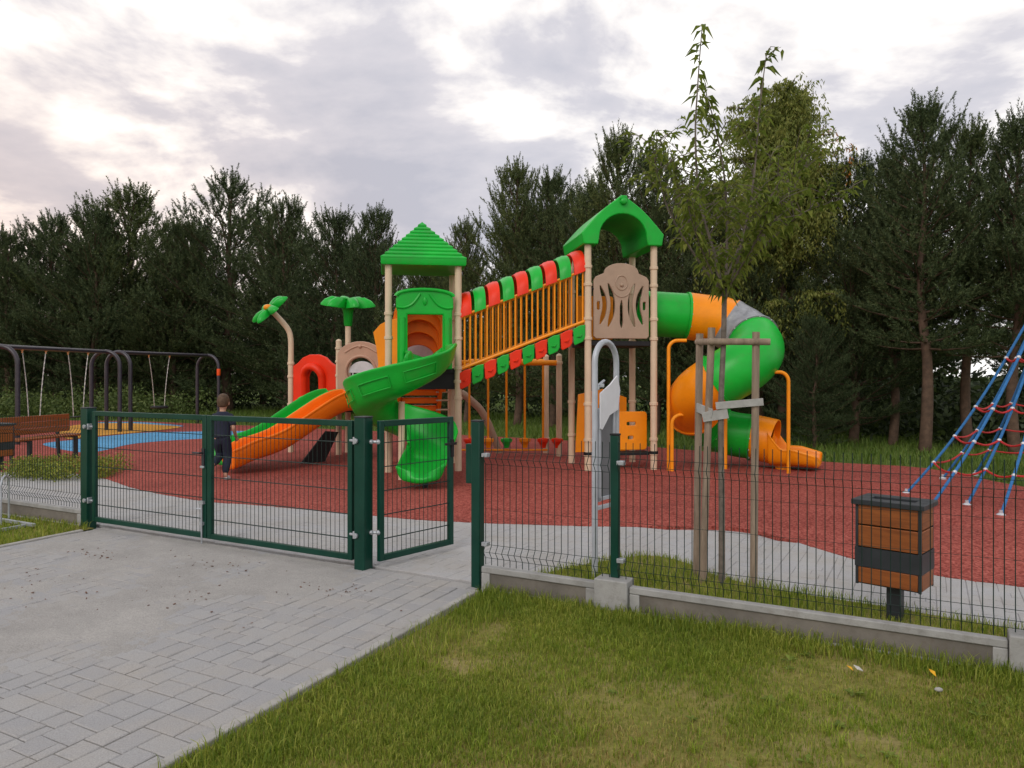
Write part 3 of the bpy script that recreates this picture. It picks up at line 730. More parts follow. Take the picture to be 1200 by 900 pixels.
# ------------------------------------------------------------------ PLAY STRUCTURE
PS = Vector((-.9, 12.7, 0)); E1 = Vector((.987, .16, 0)).normalized(); E2 = Vector((-E1.y, E1.x, 0))
ps = thing('play_structure', (.3, 13, 0), 'big colourful play structure with two roofed towers, bridge and slides on red rubber', 'play structure')
TS = 1.15
A_fr = Vector((-.9, 12.7, 0)); A_fl = A_fr - E1 * TS; A_br = A_fr + E2 * TS; A_bl = A_fl + E2 * TS
B_fl = Vector((1.27, 12.7, 0)); B_fr = B_fl + E1 * TS; B_bl = B_fl + E2 * TS; B_br = B_fr + E2 * TS
def ppost(p, h, rings, r=.058, name='support_post', cap=True):
    o = MB().tube([p + UP * -.02, p + UP * h], r, 16).build(name, M['beige'], ps)
    if cap: MB().lathe([(r, 0), (r + .004, .005), (r * .8, .035), (.01, .055)], p + UP * h, 16).build('post_cap', M['beige'], o)
    for z in rings: MB().lathe([(r + .001, -.028), (r + .014, -.022), (r + .014, .022), (r + .001, .028)], p + UP * z, 16).build('ring', M['beige'], o)
    return o
for p in (A_fl, A_fr): ppost(p, 3.44, [2.62, 2.22, 1.72, 1.5, 1.22])
for p in (A_bl, A_br): ppost(p, 3.44, [2.62, 1.72, 1.5, .6])
for p in (B_fl, B_fr): ppost(p, 3.9, [3.42, 3.12, 2.55, 2.22, 1.12, .52, .28])
for p in (B_bl, B_br): ppost(p, 3.9, [3.12, 2.22, 1.12, .52])
C1 = Vector((-3.49, 15.3, 0)); C2 = Vector((-4.6, 15.8, 0)); C3 = Vector((-3.40, 15.75, 0))
ppost(C1, 2.28, [2.15, 1.88, 1.6, 1.05])
ppost(Vector((.93, 15.0, 0)), 1.98, [1.85, .3], name='support_post'); ppost(Vector((.70, 15.6, 0)), 1.98, [1.85, .3])
ppost(Vector((-1.19, 14.75, 0)), 2.0, [1.72, .6])

# pyramid roof
cA = (A_fl + A_br) / 2
def sq(c, hw, z, bulge=0):
    return [c + E1 * x * hw + E2 * y * hw + UP * z for x, y in ((-1, -1), (1, -1), (1, 1), (-1, 1))]
loops = [sq(cA, .60, 3.42), sq(cA, .69, 3.42), sq(cA, .70, 3.45), sq(cA, .70, 3.53)]
nst = 10
for k in range(nst):
    t0, t1 = k / nst, (k + 1) / nst; z0, z1 = 3.53 + .72 * t0, 3.53 + .72 * t1
    loops.append(sq(cA, .70 * (1 - t0) + .004, z0)); loops.append(sq(cA, .70 * (1 - t0) + .004, z0 + .022)); loops.append(sq(cA, max(.012, .70 * (1 - t1) - .006), z1))
loops.append(sq(cA, .008, 4.262))
roof = MB(); roof.loft(loops); roof.build('pyramid_roof', M['green'], ps, sharp=20, bevel=.006)
# gable roof
cB = (B_fl + B_br) / 2
def gable(y, grow=0.0):
    c = cB + E2 * y; pr = [(-.68, 3.80 - .02), (-.70, 3.90), (-.715, 3.97), (-.66, 4.03)]
    for i in range(1, 8): t = i / 8; pr.append((-.66 + .60 * t, 4.03 + .54 * t + .05 * math.sin(math.pi * t)))
    pr += [(-.05, 4.59), (.05, 4.59)]
    pr += [(-x, z) for x, z in reversed(pr[:-2])]
    pr += [(.43, 3.80 - .02)]
    for i in range(0, 17): a = math.pi * i / 16; pr.append((.41 * math.cos(a), 3.90 + .40 * math.sin(a)))
    pr += [(-.43, 3.78)]
    return [c + E1 * x + UP * z for x, z in pr]
MB().loft([gable(-.70), gable(-.2), gable(.3), gable(.70)]).build('gable_roof', M['green'], ps, sharp=30, bevel=.02, segs=3)
m = MB().bar(cB + E2 * -.74 + UP * 4.565, cB + E2 * .74 + UP * 4.565, .12, .07)
m.lathe([(.06, 0), (.06, .05), (.03, .07)], cB + E2 * -.70 + UP * 4.50, 12, -E2); m.build('ridge_cap', M['green'], ps, bevel=.02, segs=3)

# decks
def deck(p0, p1, p2, p3, z, th=.07):
    lo = [p + UP * (z - th) for p in (p0, p1, p2, p3)]; hi = [p + UP * z for p in (p0, p1, p2, p3)]
    return MB().loft([lo, hi]).build('deck', M['black'], ps, bevel=.006)
gx, gy = E1 * .0, E2 * .0
deck(A_fl, A_fr, A_br, A_bl, 1.72, .08); deck(B_fl, B_fr, B_br, B_bl, 2.18, .08)
deck(C1 + Vector((-.02, -1.3, 0)), C1 + Vector((1.0, -1.1, 0)), C1 + Vector((.9, .4, 0)), C2 + Vector((0, .3, 0)), 1.0, .08)
m = MB().bar(A_fl + E2 * .05 + UP * 1.54, A_fr + E2 * .05 + UP * 1.54, .04, .34); m.build('deck_skirt', M['black'], ps, bevel=.005)

# green slide hood on tower A
hf = A_fl - E2 * .10 + UP * 0
def hoodplate():
    w0, w1, zb, zt = .14, 1.04, 1.70, 3.03
    out = [(w0, zb), (w0 + .17, zb), (w0 + .17, 2.60)]
    hole_top = [(w1 - .16, 2.60), (w1 - .16, zb), (w1, zb), (w1, 2.66), (w1 + .02, 2.70), (w1 + .02, 2.86)]
    for i in range(0, 13): a = math.pi * i / 12; hole_top.append(((w0 + w1) / 2 + ((w1 - w0) / 2 + .0) * math.cos(a), 2.90 + .12 * math.sin(a)))
    out += hole_top + [(w0 - .02, 2.86), (w0 - .02, 2.70), (w0, 2.66)]
    o = plate('slide_hood', out, [], (hf, E1, UP), .10, M['green'], ps, .025)
    m = MB()
    for sx in (-1, 1):
        pts = [hf + E1 * (.59 + sx * x) + UP * z - E2 * .055 for x, z in ((.46, 2.72), (.34, 2.71), (.22, 2.76), (.13, 2.86), (.08, 2.94))]
        m.tube(catmull(pts, 5), .022, 8)
    m.ball(hf + E1 * .59 + UP * 2.82 - E2 * .05, .05, 8, (.8, .6, 1.5)); m.tube([hf + E1 * (.59 + .47 * math.cos(math.pi * i / 16)) + UP * (2.90 + .11 * math.sin(math.pi * i / 16)) - E2 * .055 for i in range(17)], .03, 8)
    m.build('relief', M['green'], o)
    for x in (.225, .96): MB().tube([hf + E1 * x + UP * 1.75 - E2 * .045, hf + E1 * x + UP * 2.55 - E2 * .045], .05, 10).build('side_roll', M['green'], o)
hoodplate()

def sweep(path, section, tilt=None):
    """section(u) -> closed loop [(lateral, up)], lateral + = right of travel"""
    pts = [Vector(p) for p in path]; loops = []
    for i, p in enumerate(pts):
        t = (pts[min(i + 1, len(pts) - 1)] - pts[max(i - 1, 0)]).normalized()
        lat = t.cross(UP).normalized(); u = lat.cross(t).normalized(); u = (u + UP).normalized()
        loops.append([p + lat * a + u * b for a, b in section(i / (len(pts) - 1))])
    return MB().loft(loops)
def trough(w, hl, hr, th=.03, lip=.035):
    """U profile, left wall hl, right wall hr"""
    inner = [(-w, hl), (-w * .97, hl * .6), (-w * .86, hl * .22), (-w * .6, .035), (-w * .25, 0), (w * .25, 0), (w * .6, .035), (w * .86, hr * .22), (w * .97, hr * .6), (w, hr)]
    outer = [(w + lip, hr + .012), (w + lip + .02, hr - .02), (w + lip, hr - .05), (w + th, hr - .055), (w * .97 + th, hr * .5), (w * .86 + th * .9, hr * .1 - .01), (w * .6, -th + .01), (w * .25, -th), (-w * .25, -th), (-w * .6, -th + .01), (-w * .86 - th * .9, hl * .1 - .01), (-w * .97 - th, hl * .5), (-w - th, hl - .055), (-w - lip, hl - .05), (-w - lip - .02, hl - .02), (-w - lip, hl + .012)]
    return inner + outer
# spiral slide
Cs = Vector((-1.69, 11.62, 0)); Rs = .44
path = [Vector((-1.45, 12.72, 1.74)), Vector((-1.38, 12.3, 1.73)), Vector((-1.25, 11.95, 1.71))]
for k in range(0, 19):
    th = -20 * k; z = 1.68 - 1.40 * (k / 18) ** .92
    path.append(Cs + Vector((Rs * math.cos(R(th)), Rs * math.sin(R(th)), z)))
path += [Vector((-1.27, 11.15, .20)), Vector((-1.28, 10.8, .13)), Vector((-1.28, 10.52, .12))]
path = catmull(path, 4)
def spi(u):
    e = min(1, max(0, (u - .80) / .2)); s0 = min(1, u / .08)
    w, hl, hr = .295 - .02 * e, .36 + .13 * min(1, u / .45) - .26 * e, .26 - .05 * e; f = .085 * min(1, u / .2) * (1 - .6 * e)
    inner = [(-w - f, hl), (-w - f * .75, hl * .72), (-w - f * .25, hl * .42), (-w * .9, hl * .18), (-w * .62, .035), (-w * .25, 0), (w * .25, 0), (w * .62, .03), (w * .9, hr * .2), (w + f * .2, hr * .55), (w + f * .4, hr)]
    n_ = []
    for i, (a, b) in enumerate(inner):
        d0 = inner[max(i - 1, 0)]; d1 = inner[min(i + 1, len(inner) - 1)]; tx, ty = d1[0] - d0[0], d1[1] - d0[1]; l_ = math.hypot(tx, ty); n_.append((a + ty / l_ * .03, b - tx / l_ * .03))
    a, b = inner[-1]; c, d = inner[0]
    return inner + [(a + .035, b + .015), (a + .055, b - .01), (a + .04, b - .04)] + n_[::-1][1:-1] + [(c - .04, d - .045), (c - .06, d - .01), (c - .035, d + .018)]
sl = sweep(path, spi).build('spiral_slide', M['green'], ps, sharp=180, subsurf=1)
# moulded rectangles along the outer wall of the spiral slide
m = MB(); k0 = len(path)
def wallpt(i, h, out=.012):
    p = path[i]; t = (path[i + 1] - path[i - 1]).normalized(); lat = t.cross(UP).normalized(); u = (lat.cross(t) + UP).normalized()
    return p - lat * (.322 + out + .085 * (h / .45) ** .8) + u * h
for i0, i1 in ((20, 27), (30, 37), (40, 47), (50, 57)):
    top = [wallpt(i, .31) for i in range(i0, i1 + 1)]; bot = [wallpt(i, .15, -.004) for i in range(i1, i0 - 1, -1)]
    m.tube(top + bot + [top[0]], .009, 6)
m.build('relief', M['green'], sl)
MB().tube([Cs + UP * -.02, Cs + UP * 1.2], .05, 12).build('slide_post', M['beige'], ps)
MB().tube([Vector((-1.235, 10.8, -.02)), Vector((-1.235, 10.8, .11))], .04, 10).build('slide_foot', M['black'], ps)

# orange stepped arch climber behind tower A
oc = subgroup('arch_climber', ps)
for i, (y, zt, w) in enumerate(((-.06, 3.08, .47), (.14, 2.86, .455), (.34, 2.64, .44), (.54, 2.42, .425))):
    c = (A_bl + A_br) / 2 + E2 * y - E1 * .02; prof = []
    loop_o = []; loop_i = []
    def arch(rw, top, n=14):
        out = [c - E1 * rw + UP * 1.3]
        for k in range(n + 1): a = math.pi - math.pi * k / n; out.append(c + E1 * rw * math.cos(a) + UP * (top - rw * .95 + rw * .95 * math.sin(a)))
        return out + [c + E1 * rw + UP * 1.3]
    f0 = arch(w, zt); f1 = arch(w - .09, zt - .24); m = MB()
    bk = [p + E2 * .2 for p in f0]; bi = [p + E2 * .2 for p in f1]; n = len(f0)
    vs = f0 + f1 + bk + bi
    fs = [(k, k + 1, n + k + 1, n + k) for k in range(n - 1)] + [(k, 2 * n + k, 2 * n + k + 1, k + 1) for k in range(n - 1)] + [(n + k, n + k + 1, 3 * n + k + 1, 3 * n + k) for k in range(n - 1)]
    m.add(vs, fs); m.build('arch_ring', M['deep_orange'], oc, bevel=.01)
c = (A_bl + A_br) / 2
MB().bar(c + E2 * 1.0 - E1 * .40 + UP * 1.76, c + E2 * 1.0 + E1 * .40 + UP * 1.76, .03, .36).build('back_panel', M['pink_panel'], oc, bevel=.008)
plate('clear_window', [(.34 * math.cos(R(a)), .30 * math.sin(R(a))) for a in range(0, 181, 12)], [], (c + E2 * .95 + UP * 1.93, E1, UP), .02, M['clear'], oc, .003)
sc2 = subgroup('step_climber', ps)
for k in range(5):
    z = 1.44 - k * .15; y = -.02 + .14 * k
    MB().box(c + E2 * y - E1 * .02 + UP * z, (.66, .18, .105), Matrix((E1, E2, UP)).transposed()).build('tread', M['deep_orange'], sc2, bevel=.02)
for sx in (-1, 1):
    m = MB().bar(c + E2 * -.10 + E1 * (sx * .37 - .02) + UP * 1.48, c + E2 * .72 + E1 * (sx * .37 - .02) + UP * .66, .07, .2)
    m.build('stringer', M['deep_orange'], sc2, bevel=.015)
m = MB()
for z in (1.3, 1.15, .98): m.tube([A_br + E2 * -.05 + UP * z - E1 * .3, A_br + UP * z], .016, 6)
m.build('rail', M['beige'], ps)

# side panel of tower A (orange) and porthole panel
plate('side_panel', [(0, 1.55), (.22, 1.55), (.46, 1.55), (.46, 2.62), (.28, 2.60), (.10, 2.52), (-.04, 2.38), (.02, 2.1), (.06, 1.8)], [], (A_bl + Vector((-.24, .05, 0)), Vector((.95, -.3, 0)).normalized(), UP), .05, M['orange'], ps)
pp0 = C1 + Vector((.06, -.35, 0)); ppx = Vector((1, -.12, 0)).normalized()
arc = [(.0, 1.0), (.92, 1.0), (.92, 2.02)] + [(.46 + .46 * math.cos(R(a)), 2.02 + .25 * math.sin(R(a)) ** 1.3) for a in range(10, 171, 10)] + [(0, 2.02)]
pc = [(.47 + .27 * math.cos(R(a)), 1.68 + .27 * math.sin(R(a))) for a in range(0, 360, 15)]
pph = plate('porthole_panel', arc, [pc], (pp0, ppx, UP), .06, M['pink_panel'], ps)
m = MB(); ring = [pp0 + ppx * (.47 + .30 * math.cos(R(a))) + UP * (1.68 + .30 * math.sin(R(a))) - Vector((0, .035, 0)) for a in range(0, 361, 15)]
m.tube(ring, .028, 8, caps=False); m.tube([pp0 + ppx * (.15 + .64 * i / 10) + UP * (2.05 + .13 * math.sin(math.pi * i / 10)) - Vector((0, .03, 0)) for i in range(11)], .018, 6); m.ball(pp0 + ppx * .46 + UP * 2.17 - Vector((0, .03, 0)), .04, 6)
m.build('porthole_ring', M['pink_panel'], pph)
plate('bubble_window', [(.27 * math.cos(R(a)), .22 * max(math.sin(R(a)), -.05)) for a in range(-10, 191, 10)], [], (pp0 + ppx * .49 + UP * 1.66 + Vector((0, .03, 0)), ppx, UP), .03, M['clear'], pph, .01)
m = MB()
for k in range(5): m.tube([pp0 + ppx * (.30 + .1 * k) + UP * 1.48 + Vector((0, .04, 0)), pp0 + ppx * (.30 + .1 * k) + UP * 1.70 + Vector((0, .04, 0))], .016, 6)
m.build('window_bar', M['clear'], pph)

# red arch panel with hood
rp0 = C2 + Vector((.07, -.02, 0)); rpx = (C1 - C2).normalized(); rpn = Vector((rpx.y, -rpx.x, 0))
wR = (C1 - C2).length - .13
out = [(0, 1.03), (.30, 1.03), (.30, 1.28)] + [(wR / 2 + .155 * math.cos(R(a)), 1.55 + .17 * math.sin(R(a))) for a in range(180, -1, -15)] + [(wR - .30, 1.28), (wR - .30, 1.03), (wR, 1.03), (wR, 1.80), (wR - .12, 1.86), (wR - .25, 1.97), (wR / 2 + .12, 2.03), (wR / 2 - .12, 2.03), (.25, 1.97), (.12, 1.86), (0, 1.80)]
out[1:3] = [(wR / 2 - .155, 1.03)]; i_ = out.index((wR - .30, 1.28)); out[i_:i_ + 2] = [(wR / 2 + .155, 1.03)]
rp = plate('arch_panel', out, [], (rp0, rpx, UP), .07, M['red'], ps, .02)
m = MB(); ctr = [rp0 + rpx * (wR / 2 + .225 * math.cos(R(a))) + UP * (1.55 + .23 * math.sin(R(a))) + rpn * (.07 + .06 * math.sin(R(a))) for a in range(180, -1, -12)]
ctr = [rp0 + rpx * (wR / 2 - .235) + UP * 1.05 + rpn * .05] + ctr + [rp0 + rpx * (wR / 2 + .235) + UP * 1.05 + rpn * .05]
m.tube(ctr, .075, 12); m.build('hood', M['red'], rp)
MB().bar(rp0 + rpx * .2 + UP * 1.16 - rpn * .5, rp0 + rpx * (wR - .2) + UP * 1.16 - rpn * .5, .03, .30).build('back_panel', M['pink_panel'], rp, bevel=.01)

# double slide
def slide_pts(a, b, prof):
    return catmull([Vector((a[0] + (b[0] - a[0]) * t, a[1] + (b[1] - a[1]) * t, z)) for t, z in prof], 5)
prof = [(-.05, 1.0), (.04, .98), (.16, .88), (.36, .64), (.54, .42), (.68, .31), (.82, .24), (.93, .15), (1.0, .11)]
so = sweep(slide_pts((-3.02, 13.85), (-4.60, 12.32), prof), lambda u: trough(.24, .30 + .05 * (1 - u), .30 + .05 * (1 - u), .04, .03)).build('slide', M['deep_orange'], ps, sharp=180, subsurf=1)
so['label'] = 'orange half of the double slide'
sg = sweep(slide_pts((-3.46, 14.38), (-4.98, 12.90), prof), lambda u: trough(.24, .30 + .05 * (1 - u), .30 + .05 * (1 - u), .04, .03)).build('slide', M['green'], ps, sharp=180, subsurf=1)
sg['label'] = 'green half of the double slide'
plate('slide_brace', [(.22, .02), (.70, .02), (.98, .55), (.72, .58)], [], (Vector((-3.95, 13.45, 0)), Vector((.73, .68, 0)).normalized(), UP), .05, M['black'], ps, .01)
for dx in (0, .48):
    m = MB(); p = C1 + Vector((-.1 - dx * .95, -.95 + dx * .95, 0)); m.ball(p + UP * 1.08, .16, 8, (1, .6, .8)); m.build('slide_cheek', M['orange'] if dx == 0 else M['green'], ps)

# flower posts
def flower(c, ax, r, parent, droop, npet=6):
    ax = Vector(ax).normalized(); q = UP.rotation_difference(ax); c = Vector(c); mb = MB(); n = 72; loops = []
    prof = [(.06, .0), (.3, .05), (.6, .06), (.85, .01), (1.0, -.06)]
    for top in (1, 0):
        for t, z in (prof if top else reversed(prof)):
            l = []
            for j in range(n):
                a = 2 * math.pi * j / n; pet = .34 + .66 * abs(math.cos(a * npet / 2)) ** 1.15 if t > .3 else 1
                rr = r * t * pet; zz = r * (z * droop + .04 * math.cos(a * npet) * t) + (.018 if top else -.010)
                l.append(c + q @ Vector((rr * math.cos(a), rr * math.sin(a), zz)))
            loops.append(l)
    mb.loft(loops); return mb.build('flower', M['green'], parent, sharp=60)
fp = ppost(C2, 1.95, [1.85, 1.58, 1.0], cap=False, name='flower_post')
bend = catmull([C2 + UP * 1.93, C2 + UP * 2.30, C2 + Vector((-.04, 0, 2.52)), C2 + Vector((-.16, -.03, 2.70)), C2 + Vector((-.34, -.06, 2.90))], 5)
MB().tube(bend, .056, 14).build('bent_pipe', M['beige'], fp)
fc = C2 + Vector((-.42, -.10, 2.98)); fa = Vector((-.55, -.45, .72))
flower(fc, fa, .46, fp, 1.6); MB().ball(fc + fa.normalized() * .03, .10, 8, (1, 1, .7)).build('flower_centre', M['orange'], fp)
fp2 = ppost(C3, 2.75, [1.85, 1.58], cap=False, name='flower_post')
MB().lathe([(.07, 2.62), (.085, 2.64), (.10, 2.90), (.16, 3.05), (.24, 3.10), (.1, 3.12)], C3, 18).build('flower_cup', M['green'], fp2)
flower(C3 + UP * 3.12, (0.05, -.14, 1), .57, fp2, 2.4)

# panel with curved slots on tower B
def slot(x, z0, z1, bow, w=.044):
    n = 10; l = []; r_ = []
    for i in range(n + 1):
        t = i / n; z = z0 + (z1 - z0) * t; ww = w * min(1, (math.sin(math.pi * min(max(t, .04), .96)) * 2.2)) * (1.0 - .2 * t)
        cx = x + bow * math.sin(math.pi * t) - bow * .5
        l.append((cx - ww, z)); r_.append((cx + ww, z))
    return l + r_[::-1]
pw = 1.0; out = [(.02, 2.26), (.06, 2.22), (pw - .06, 2.22), (pw - .02, 2.26), (pw - .02, 3.20), (pw - .06, 3.26), (pw - .2, 3.32)] + [(pw / 2 + .30 * math.cos(R(a)), 3.33 + .16 * math.sin(R(a))) for a in range(0, 181, 15)] + [(.2, 3.32), (.06, 3.26), (.02, 3.20)]
holes = [slot(.17, 2.46, 3.10, .08), slot(.31, 2.42, 3.14, .08), slot(.5, 2.40, 2.86, 0, .03), slot(.69, 2.42, 3.14, -.08), slot(.83, 2.46, 3.10, -.08), rrect(.075, .125, 2.70, 2.84, .02), rrect(.875, .925, 2.70, 2.84, .02)]
pb = plate('slotted_panel', out, holes, (B_fl + E1 * .075 - E2 * .0, E1, UP), .06, M['brown_panel'], ps)
m = MB(); m.tube([B_fl + E1 * (.575 + .10 * math.cos(R(a))) + UP * (3.16 + .12 * math.sin(R(a))) - E2 * .03 for a in range(-180, 181, 15)], .014, 6, caps=False); m.ball(B_fl + E1 * .575 + UP * 3.12 - E2 * .03, .035, 6)
m.tube([B_fl + E1 * (.575 + .16 * math.cos(R(a))) + UP * (3.10 + .18 * math.sin(R(a))) - E2 * .03 for a in range(-180, 1, 15)], .014, 6); m.build('relief', M['brown_panel'], pb)
for sx in (.03, 1.10): MB().tube([B_fl + E1 * sx + UP * 3.05, B_fl + E1 * (.10 if sx < .5 else 1.05) + UP * 3.05], .018, 6).build('bracket', M['black'], ps)
# orange panels inside and under tower B
plate('orange_panel', rrect(.08, .78, 2.25, 3.05, .05), [], (B_bl, E1, UP), .05, M['orange'], ps)
plate('orange_panel', rrect(0, .62, .32, .98, .06), [rrect(.28, .38, .50, .56, .02), rrect(.26, .42, .74, .80, .02)], (B_fl + E1 * .49 + E2 * .25, E1, UP), .05, M['orange'], ps)
plate('orange_panel', [(0, .22), (.95, .22), (.95, 1.2), (.5, 1.36), (.05, 1.26)], [rrect(.55, .72, .8, 1.0, .05)], (B_fl + E1 * .02 + E2 * .95, E1, UP), .05, M['orange'], ps)
MB().bar(B_fl + E1 * .40 + E2 * .22 + UP * .27, B_fr + E2 * .22 + UP * .27 - E1 * .02, .30, .05).build('bench_plank', M['black'], ps, bevel=.008)
m = MB()
for p in (B_fl, B_fr): m.lathe([(.075, 0), (.075, .05)], p + UP * .27, 14)
m.build('clamp', M['black'], ps)

# bridge
br = subgroup('arched_bridge', ps)
def brp(t, off, z): return A_fr.lerp(B_fl, t) + E2 * off + UP * z
lo = lambda t: 1.69 + (2.53 - 1.69) * t
hi = lambda t: 2.57 + (3.38 - 2.57) * t
for off in (0.0, 1.0):
    m = MB(); m.tube([brp(.02, off, lo(0.02)), brp(.99, off, lo(.99))], .026, 8); m.tube([brp(.02, off, hi(0.02)), brp(.99, off, hi(.99))], .023, 8)
    m.tube([brp(.02, off, lo(0.02) - .10), brp(.99, off, lo(.99) - .10)], .016, 6)
    n = 22
    for k in range(n): t = .05 + .91 * k / (n - 1); m.tube([brp(t, off, lo(t)), brp(t, off, hi(t))], .0145, 7)
    m.build('railing', M['orange_steel'], br)
lo_ = [brp(.03, .05, lo(.03) - .14), brp(.97, .05, lo(.97) - .14), brp(.97, .95, lo(.97) - .14), brp(.03, .95, lo(.03) - .14)]
MB().loft([[p - UP * .04 for p in lo_], lo_]).build('walkway', M['black'], br, bevel=.005)
nc = 9
for k in range(nc):                              # arched covers over the bridge
    t0 = .015 + .985 * k / nc; t1 = t0 + .78 / nc; loops = []
    for s_, th in ((0, 0), (1, 0)):
        pass
    n = 18
    def arcp(t, r_, bulge=0):
        out = []
        for i in range(n + 1):
            a = math.pi * i / n; y = .5 - (.52 + r_) * math.cos(a); z = hi(t) - .02 + (.40 + r_) * math.sin(a) ** .75
            out.append(brp(t, y, z))
        return out
    a0, a1 = arcp(t0, 0), arcp(t1, 0); b0, b1 = arcp(t0, .022), arcp(t1, .022)
    tm = [arcp(t0 + (t1 - t0) * q, .022 + .020 * math.sin(math.pi * q) * (1 if i_q % 2 else .6)) for i_q, q in enumerate((.2, .35, .5, .65, .8))]
    loops = [a0, b0] + tm + [b1, a1, a0]
    MB().loft(loops, closed=False, caps=False).build('arch_cover', M['red'] if k % 2 == 0 else M['green'], br, bevel=.004)
for k in range(10):                              # side plates hung under the lower rail
    t0 = .005 + .975 * k / 10; t1 = t0 + .092; tm = (t0 + t1) / 2
    sh_ = lambda t: (lo(t) - lo(t0)) / .2
    o0 = A_fr.lerp(B_fl, t0) - E2 * .03; ax = (brp(t1, 0, lo(t1)) - brp(t0, 0, lo(t0))); wl = ax.length; ax.normalize()
    z = lo(t0) - .06
    pl = plate('side_plate', [(.0, .0), (wl * .5, .02), (wl, .0), (wl + .0, -.22), (wl * .8, -.27), (wl * .15, -.28), (.01, -.24)], [], (o0 + UP * z, ax, UP), .04, M['red'] if k % 2 == 0 else M['green'], br, .012)
    pc_ = o0 + ax * wl * .5 + UP * (z - .15)
    MB().tube([pc_ - ax * .04 - E2 * .02, pc_ - E2 * .05 - UP * .012, pc_ + ax * .04 - E2 * .02 + UP * .01], .013, 6).build('grip', M['red'] if k % 2 == 0 else M['green'], pl)

# hanging step trail under the bridge
hs = subgroup('step_trail', ps)
bm_ = MB().tube([Vector((-1.0, 15.0, 1.85)), Vector((.90, 15.0, 1.85))], .055, 10); bm_.build('beam', M['orange_steel'], hs); MB().tube([Vector((-1.0, 15.0, .13)), Vector((.7, 15.0, .13))], .02, 8).build('base_rail', M['orange_steel'], hs)
MB().tube([Vector((.70, 15.6, 1.9)), Vector((-.9, 15.6, 1.9))], .04, 8).build('beam', M['orange_steel'], hs)
for k, px in enumerate((550, 572, 593.5, 615, 636.5, 653)):
    x = (px - 600) * 15 / FPX; cm = M['red'] if k in (0, 4, 5) else (M['green'] if k == 2 else M['orange'])
    c_ = MB().lathe([(.0, .0), (.05, .0), (.06, .05), (.085, .10), (.115, .13), (.115, .18), (.03, .20), (.0, .20)], Vector((x, 15.0, .17)), 12).build('step_cup', cm, hs)
    if k < 5: MB().tube([Vector((x, 15.0, .36)), Vector((x, 15.0, 1.80))], .022, 8).build('step_pole', M['orange_steel'], hs)
m = MB().tube(catmull([Vector((-1.05, 15.6, 1.25)), Vector((-.88, 15.6, 1.12)), Vector((-.62, 15.6, .86)), Vector((-.42, 15.6, .45)), Vector((-.26, 15.6, -.02))], 6), .075, 12)
m.build('arched_rail', M['brown_panel'], ps)

# tube slide
ts = subgroup('tube_slide', ps)
Ct = Vector((3.62, 12.95, 0)); Rt = .52
tp = [Vector((2.33, 13.44, 2.70)), Vector((2.75, 13.50, 2.68)), Vector((3.10, 13.52, 2.66)), Vector((3.40, 13.50, 2.62))]
for k in range(0, 19):
    th = 80 - 20 * k; z = 2.58 - 1.96 * (k / 18)
    tp.append(Ct + Vector((Rt * math.cos(R(th)), Rt * math.sin(R(th)), z)))
tp = tp + [Vector((3.95, 13.38, .56)), Vector((4.25, 13.24, .52)), Vector((4.52, 13.08, .46))]
tp = catmull(tp, 5)
def tube_seg(i0, i1, mat, r=.40, name='tube_segment', flange=True, taper=None):
    pts = tp[i0:i1 + 1]; n = 28; m = MB(); outer = []; inner = []
    loops = []
    ks = len(pts)
    def ringp(i, rad):
        t = (tp[min(i + 1, len(tp) - 1)] - tp[max(i - 1, 0)]).normalized(); a = t.cross(UP).normalized(); b_ = a.cross(t)
        return [tp[i] + (a * math.cos(2 * math.pi * j / n) + b_ * math.sin(2 * math.pi * j / n)) * rad for j in range(n)]
    seq = [(i, r) for i in range(i0, i1 + 1)] + [(i, r - .02) for i in range(i1, i0 - 1, -1)]
    loops = [ringp(i, rad) for i, rad in seq]; loops.append(loops[0])
    m.loft(loops, caps=False); o = m.build(name, mat, ts, sharp=60)
    if flange:
        t = (tp[min(i1 + 1, len(tp) - 1)] - tp[max(i1 - 1, 0)]).normalized()
        f = MB(); q = [(r - .005, -.022), (r + .035, -.022), (r + .035, .022), (r - .005, .022)]
        f.lathe([(r - .005, -.02), (r + .028, -.02), (r + .028, .02), (r - .005, .02), (r - .005, -.02)], tp[i1], 28, t); f.f = [x for x in f.f if len(x) == 4]
        a = t.cross(UP).normalized(); b_ = a.cross(t); f.build('flange', mat, o)
        bo = MB()
        for j in range(12):
            d = a * math.cos(2 * math.pi * j / 12) + b_ * math.sin(2 * math.pi * j / 12); bo.ball(tp[i1] + d * (r + .012) + t * .022, .013, 4)
        bo.build('bolt', M['ferrule'], o)
    return o
L_ = len(tp)
i_at = lambda f: int(round(f))
cuts = [0, 10, 23, 31, 50, 69, 86, 103, L_ - 1]
mats = ['green', 'orange', 'greypipe', 'green', 'orange', 'green', 'green', 'orange']
cuts = [0, 10, 22, 37, 69, 93, 107, 119, L_ - 1]
for (i0, i1), mt in zip(zip(cuts[:-1], cuts[1:]), mats): tube_seg(i0, min(i1, L_ - 1), M[mt], r=.40 if i1 < 12 else (.42 if i1 < 33 else (.45 if i1 < 95 else .39)), flange=i1 < L_ - 1)
ex = catmull([Vector((4.46, 13.11, .10)), Vector((4.66, 13.00, .10)), Vector((4.90, 12.87, .10)), Vector((5.16, 12.72, .09))], 5)
def exs(u):
    e = min(1, u * 3); w = .38 - .03 * u; h = (.34 * (1 - e) + .27) * (1 - .35 * max(0, u - .6) / .4)
    return trough(w, h, h, .035, .03)
sweep(ex, exs).build('slide_exit', M['orange'], ts, sharp=180, subsurf=1)
MB().tube([Vector((4.62, 12.95, 0)), Vector((4.62, 12.95, .12))], .13, 12).build('exit_foot', M['orange'], ts)
